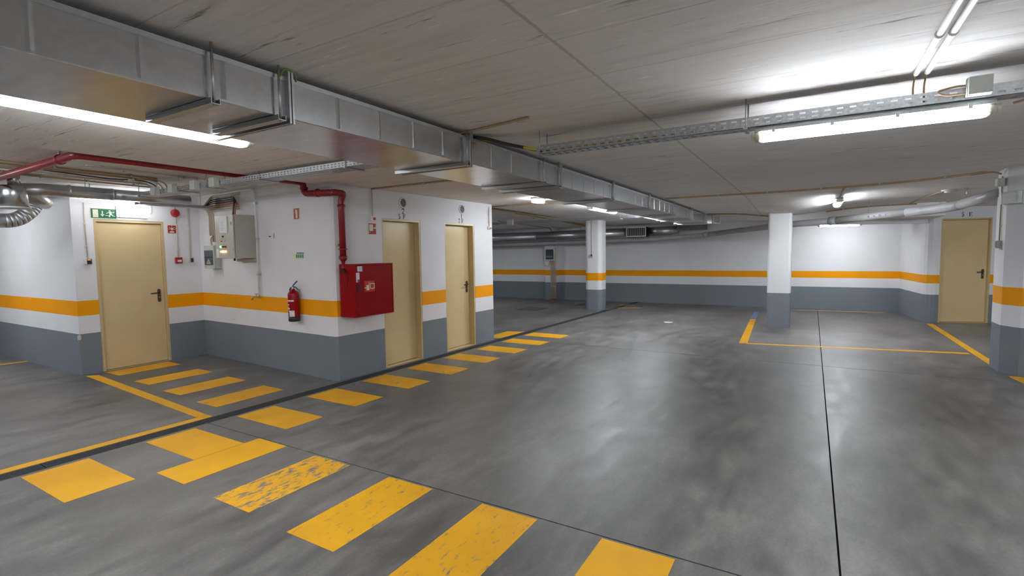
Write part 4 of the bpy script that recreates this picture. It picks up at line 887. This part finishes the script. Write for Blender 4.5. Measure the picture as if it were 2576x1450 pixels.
# ------------------------------------------------------------------ ventilation in the left recess
vd = thing('round_duct', 'galvanised round duct assembly with drum and elbows in the upper left recess', 'air duct', (2.3, 7.7, 2.4))
part('duct_pipe', MB().tube([(2.08, 7.78, 2.40), (2.35, 7.78, 2.425), (3.02, 7.76, 2.43)], 0.072, 18), M_spiral, vd)
part('duct_pipe', MB().tube([(3.02, 7.76, 2.43), (3.95, 7.74, 2.43)], 0.068, 18), M_spiral, vd)
part('duct_collar', MB().tube([(2.58, 7.77, 2.433), (2.60, 7.77, 2.433)], 0.0745, 18).tube([(3.01, 7.76, 2.43), (3.035, 7.76, 2.43)], 0.0745, 18), M_steel, vd)
part('test_port', MB().tube([(3.12, 7.70, 2.40), (3.12, 7.688, 2.392)], 0.028, 14), M_steel, vd)
dm = part('drum', MB().tube([(2.07, 7.72, 2.435), (2.07, 7.72, 2.38), (2.07, 7.72, 2.20)], [0.112, 0.118, 0.134], 24), M_duct, vd)
part('drum_cap', MB().tube([(2.07, 7.72, 2.20), (2.07, 7.72, 2.183)], 0.146, 24), M_label, dm, 'pale round cap under the drum')
part('drum_neck', MB().tube([(2.09, 7.74, 2.43), (2.09, 7.74, 2.6)], 0.055, 20), M_duct, dm)
part('duct_pipe', MB().tube([(-2.0, 8.25, 2.035), (2.02, 8.28, 2.075)], 0.085, 18), M_ribbed, vd)
ep = fillet([(1.95, 8.28, 2.075), (2.24, 8.28, 2.075), (2.42, 8.30, 2.26), (2.42, 8.30, 2.45)], 0.2, 5)
for k in range(len(ep)-1):
    if k < 10: part('elbow_segment', MB().tube([ep[k], ep[k+1]], 0.0850 if k % 2 else 0.0856, 18), M_ribbed, vd)
part('duct_pipe', MB().tube(fillet([(2.14, 7.90, 2.42), (2.36, 7.97, 2.33), (2.47, 8.14, 2.30)], 0.12, 5), 0.075, 18), M_spiral, vd)
part('hanger_rod', MB().cyl((2.75, 7.76, 2.50), (2.75, 7.76, 2.6), 0.004, 6).cyl((3.6, 7.74, 2.495), (3.6, 7.74, 2.6), 0.004, 6).cyl((1.2, 8.27, 2.17), (1.2, 8.27, 2.6), 0.004, 6), M_steel, vd)

# ------------------------------------------------------------------ far wall services
sd = thing('round_duct', 'thick spiral steel duct along the far wall with a square grille', 'air duct', (15.1, 6.5, 2.15))
part('duct_pipe', MB().tube([(15.15, 13.0, 2.15), (15.15, 8.0, 2.155)], 0.155, 22), M_spiral, sd); part('duct_pipe', MB().tube([(15.15, 7.97, 2.155), (15.15, 4.84, 2.17)], 0.155, 22), M_spiral, sd)
part('duct_collar', MB().tube([(15.15, 8.01, 2.155), (15.15, 7.96, 2.155)], 0.159, 22), M_steel, sd)
gb = part('grille_box', B(14.95, 15.33, 4.24, 4.84, 2.045, 2.33), M_dark, sd)
mb = MB().box(14.93, 14.95, 4.24, 4.84, 2.045, 2.07).box(14.93, 14.95, 4.24, 4.84, 2.305, 2.33).box(14.93, 14.95, 4.24, 4.265, 2.07, 2.305).box(14.93, 14.95, 4.815, 4.84, 2.07, 2.305); part('grille_frame', mb, M_label, gb)
for k in range(9): y = 4.305+0.059*k; part('grille_slat', B(14.93, 14.945, y-0.008, y+0.008, 2.07, 2.305), M_boxgrey, gb)
part('duct_pipe', MB().tube([(15.15, 4.24, 2.19), (15.15, 3.35, 2.20)], 0.13, 22), M_spiral, sd)
part('transition', B(15.0, 15.4, 2.6, 3.37, 2.20, 2.41), plain('dull_dark_sheet', (0.13, 0.13, 0.135), 0.55), sd, bevel=0.004)
part('hanger_strap', MB().box(15.14, 15.16, 6.4, 6.42, 2.3, 2.45).box(15.14, 15.16, 9.2, 9.22, 2.3, 2.45).box(15.14, 15.16, 3.38, 3.40, 2.28, 2.43), M_steel, sd)
pv = thing('drain_pipe', 'long grey plastic drain pipe bending round from the far wall to the big column', 'pipe', (11.6, -0.5, 2.1))
part('pipe_run', MB().tube([(15.25, 13.0, 1.86), (15.25, 6.2, 1.93), (15.18, 4.0, 1.965), (14.9, 2.5, 2.05)], 0.058, 14), M_pvcgrey, pv)
part('pipe_run', MB().tube(fillet([(14.9, 2.5, 2.05), (12.42, 0.48, 2.135), (11.95, -0.35, 2.155)], 0.25), 0.066, 14), M_pvcgrey, pv)
part('pipe_run', MB().tube([(11.95, -0.35, 2.155), (11.2, -1.50, 2.225)], 0.072, 14), M_pvcgrey, pv)
part('elbow', MB().tube(fillet([(11.26, -1.41, 2.22), (10.98, -1.83, 2.243), (10.45, -1.99, 2.262)], 0.25), 0.080, 14), M_pvcgrey, pv)
part('pipe_run', MB().tube([(10.50, -1.98, 2.262), (9.0, -2.12, 2.30)], 0.074, 14), M_pvcgrey, pv)
part('pipe_socket', MB().tube([(14.93, 2.6, 2.043), (14.86, 2.45, 2.052)], 0.074, 14).tube([(11.99, -0.29, 2.152), (11.91, -0.41, 2.158)], 0.083, 14), M_pvcgrey, pv)
part('hanger_rod', MB().cyl((11.6, -0.89, 2.25), (11.6, -0.89, 2.48), 0.004, 6).cyl((10.2, -2.0, 2.33), (10.2, -2.0, 2.5), 0.004, 6), M_steel, pv)
mb = MB()
for (q, r0) in ((0.15, 0.02), (0.22, 0.016), (0.29, 0.022), (0.36, 0.012)):
    c = Vector((11.95, -0.35, 2.155)).lerp(Vector((11.2, -1.50, 2.225)), 0.35+q); mb.tube([c+Vector((-0.058, 0.040, -0.004)), c+Vector((-0.062, 0.043, -0.004))], r0, 8)
part('dark_smear', mb, M_inkgrey, pv, 'dark glue smears on the grey pipe')
fu = thing('fuse_box', 'pale fuse box with blue window on the far wall pilaster', 'fuse box', (15.4, 7.62, 1.33))
part('box_body', B(15.36, 15.45, 7.45, 7.80, 1.33, 1.76), M_boxlight, fu, bevel=0.01)
wn2 = part('box_window', B(15.345, 15.36, 7.49, 7.77, 1.38, 1.715), M_smoked, fu)
part('breaker_row', B(15.341, 15.345, 7.51, 7.75, 1.44, 1.50), M_inkgrey, wn2)
t = thing('emergency_light', 'small unlit light fitting above the far fuse box', 'lamp', (15.42, 7.62, 1.86))
part('fitting_body', B(15.40, 15.45, 7.55, 7.74, 1.865, 1.91), plain('olive_plastic', (0.22, 0.22, 0.15), 0.5), t, bevel=0.006); part('fitting_lens', B(15.392, 15.40, 7.57, 7.72, 1.87, 1.905), M_boxgrey, t)
run('cable', 'thin cable from the far light fitting to the fuse box', 'cable', [(15.43, 7.56, 1.88), (15.43, 7.50, 1.82), (15.43, 7.46, 1.80), (15.42, 7.46, 1.75)], 0.006, M_boxgrey, 0.05, 6)
for k in range(5):
    y = 7.62-0.042*k
    run('conduit', ('first', 'second', 'third', 'fourth', 'fifth')[k] + ' from the left of the cream conduits dropping from the far fuse box', 'conduit', [(15.435, y+0.03, 1.335), (15.435, y, 1.20), (15.435, y, 0.02)], 0.014, M_cond, 0.05, 7, [((15.435, y, 0.45), (15.435, y, 0.47))], 'conduits below the far fuse box', M_pvcwhite)
run('conduit', 'cream conduit up the left side of the far pilaster', 'conduit', [(15.43, 7.90, 2.05), (15.43, 7.90, 1.30), (15.43, 7.84, 1.15), (15.43, 7.7, 1.15), (15.43, 7.66, 1.33)], 0.013, M_cond, 0.07, 7)
solo('mortar_plinth', 'dark red mortar plinth at the foot of the far conduits', 'plinth', B(15.39, 15.449, 7.40, 7.67, 0.0, 0.03), plain('red_mortar', (0.25, 0.04, 0.04), 0.8), (15.42, 7.54, 0))

# ceiling detector, clear exit box and small pieces by the right column
t = thing('smoke_detector', 'white round smoke detector on the ceiling in front of the stair door', 'smoke detector', (10.45, -1.83, zc(10.45, -1.83)))
zz = zc(10.45, -1.83)
part('detector_base', MB().lathe((10.45, -1.83, zz-0.022), [(0.085, 0), (0.09, 0.004), (0.09, 0.022)], 20), M_label, t)
part('detector_head', MB().lathe((10.45, -1.83, zz-0.05), [(0.03, 0), (0.05, 0.006), (0.058, 0.028)], 16), M_label, t)
run('conduit', 'thin tan conduit from the smoke detector to the ceiling run', 'conduit', [(10.55, -1.78, zz-0.012), (11.2, -1.70, zc(11.2, -1.7)-0.012), (12.6, -1.62, zc(12.6, -1.6)-0.014)], 0.009, M_brown, 0.05, 6)
t = thing('emergency_light', 'clear plastic emergency light box on the large right column', 'lamp', (8.52, -2.1, 2.12))
dc = Vector((-0.21, -0.13, 0)).normalized(); ncx = Vector((dc.y, -dc.x, 0)); Oc = Vector((8.64, -2.08, 0))
if ncx.dot(Vector((-1, 1, 0))) < 0: ncx = -ncx
part('lens', OB(Oc, dc, Z, ncx, (0.0, 0.22), (2.12, 2.27), (0.03, 0.085)), M_clear, t, bevel=0.008)
part('back_box', OB(Oc, dc, Z, ncx, (-0.005, 0.225), (2.115, 2.275), (0, 0.03)), M_boxlight, t)
part('inner_frame', OB(Oc, dc, Z, ncx, (0.03, 0.19), (2.14, 2.25), (0.085, 0.087)), M_label, t)
jbox('grey junction box beside the top of the large right column', (8.72, -2.035, 2.41), 0.06, 0.025, 0.05, M_boxgrey, lidn=Y)
run('conduit', 'tan conduit from the right column top to the ceiling run', 'conduit', [(8.80, -2.055, 2.52), (8.80, -1.98, zc(8.8, -1.98)-0.02), (8.78, -1.75, zc(8.78, -1.75)-0.02)], 0.012, M_brown, 0.05, 7)
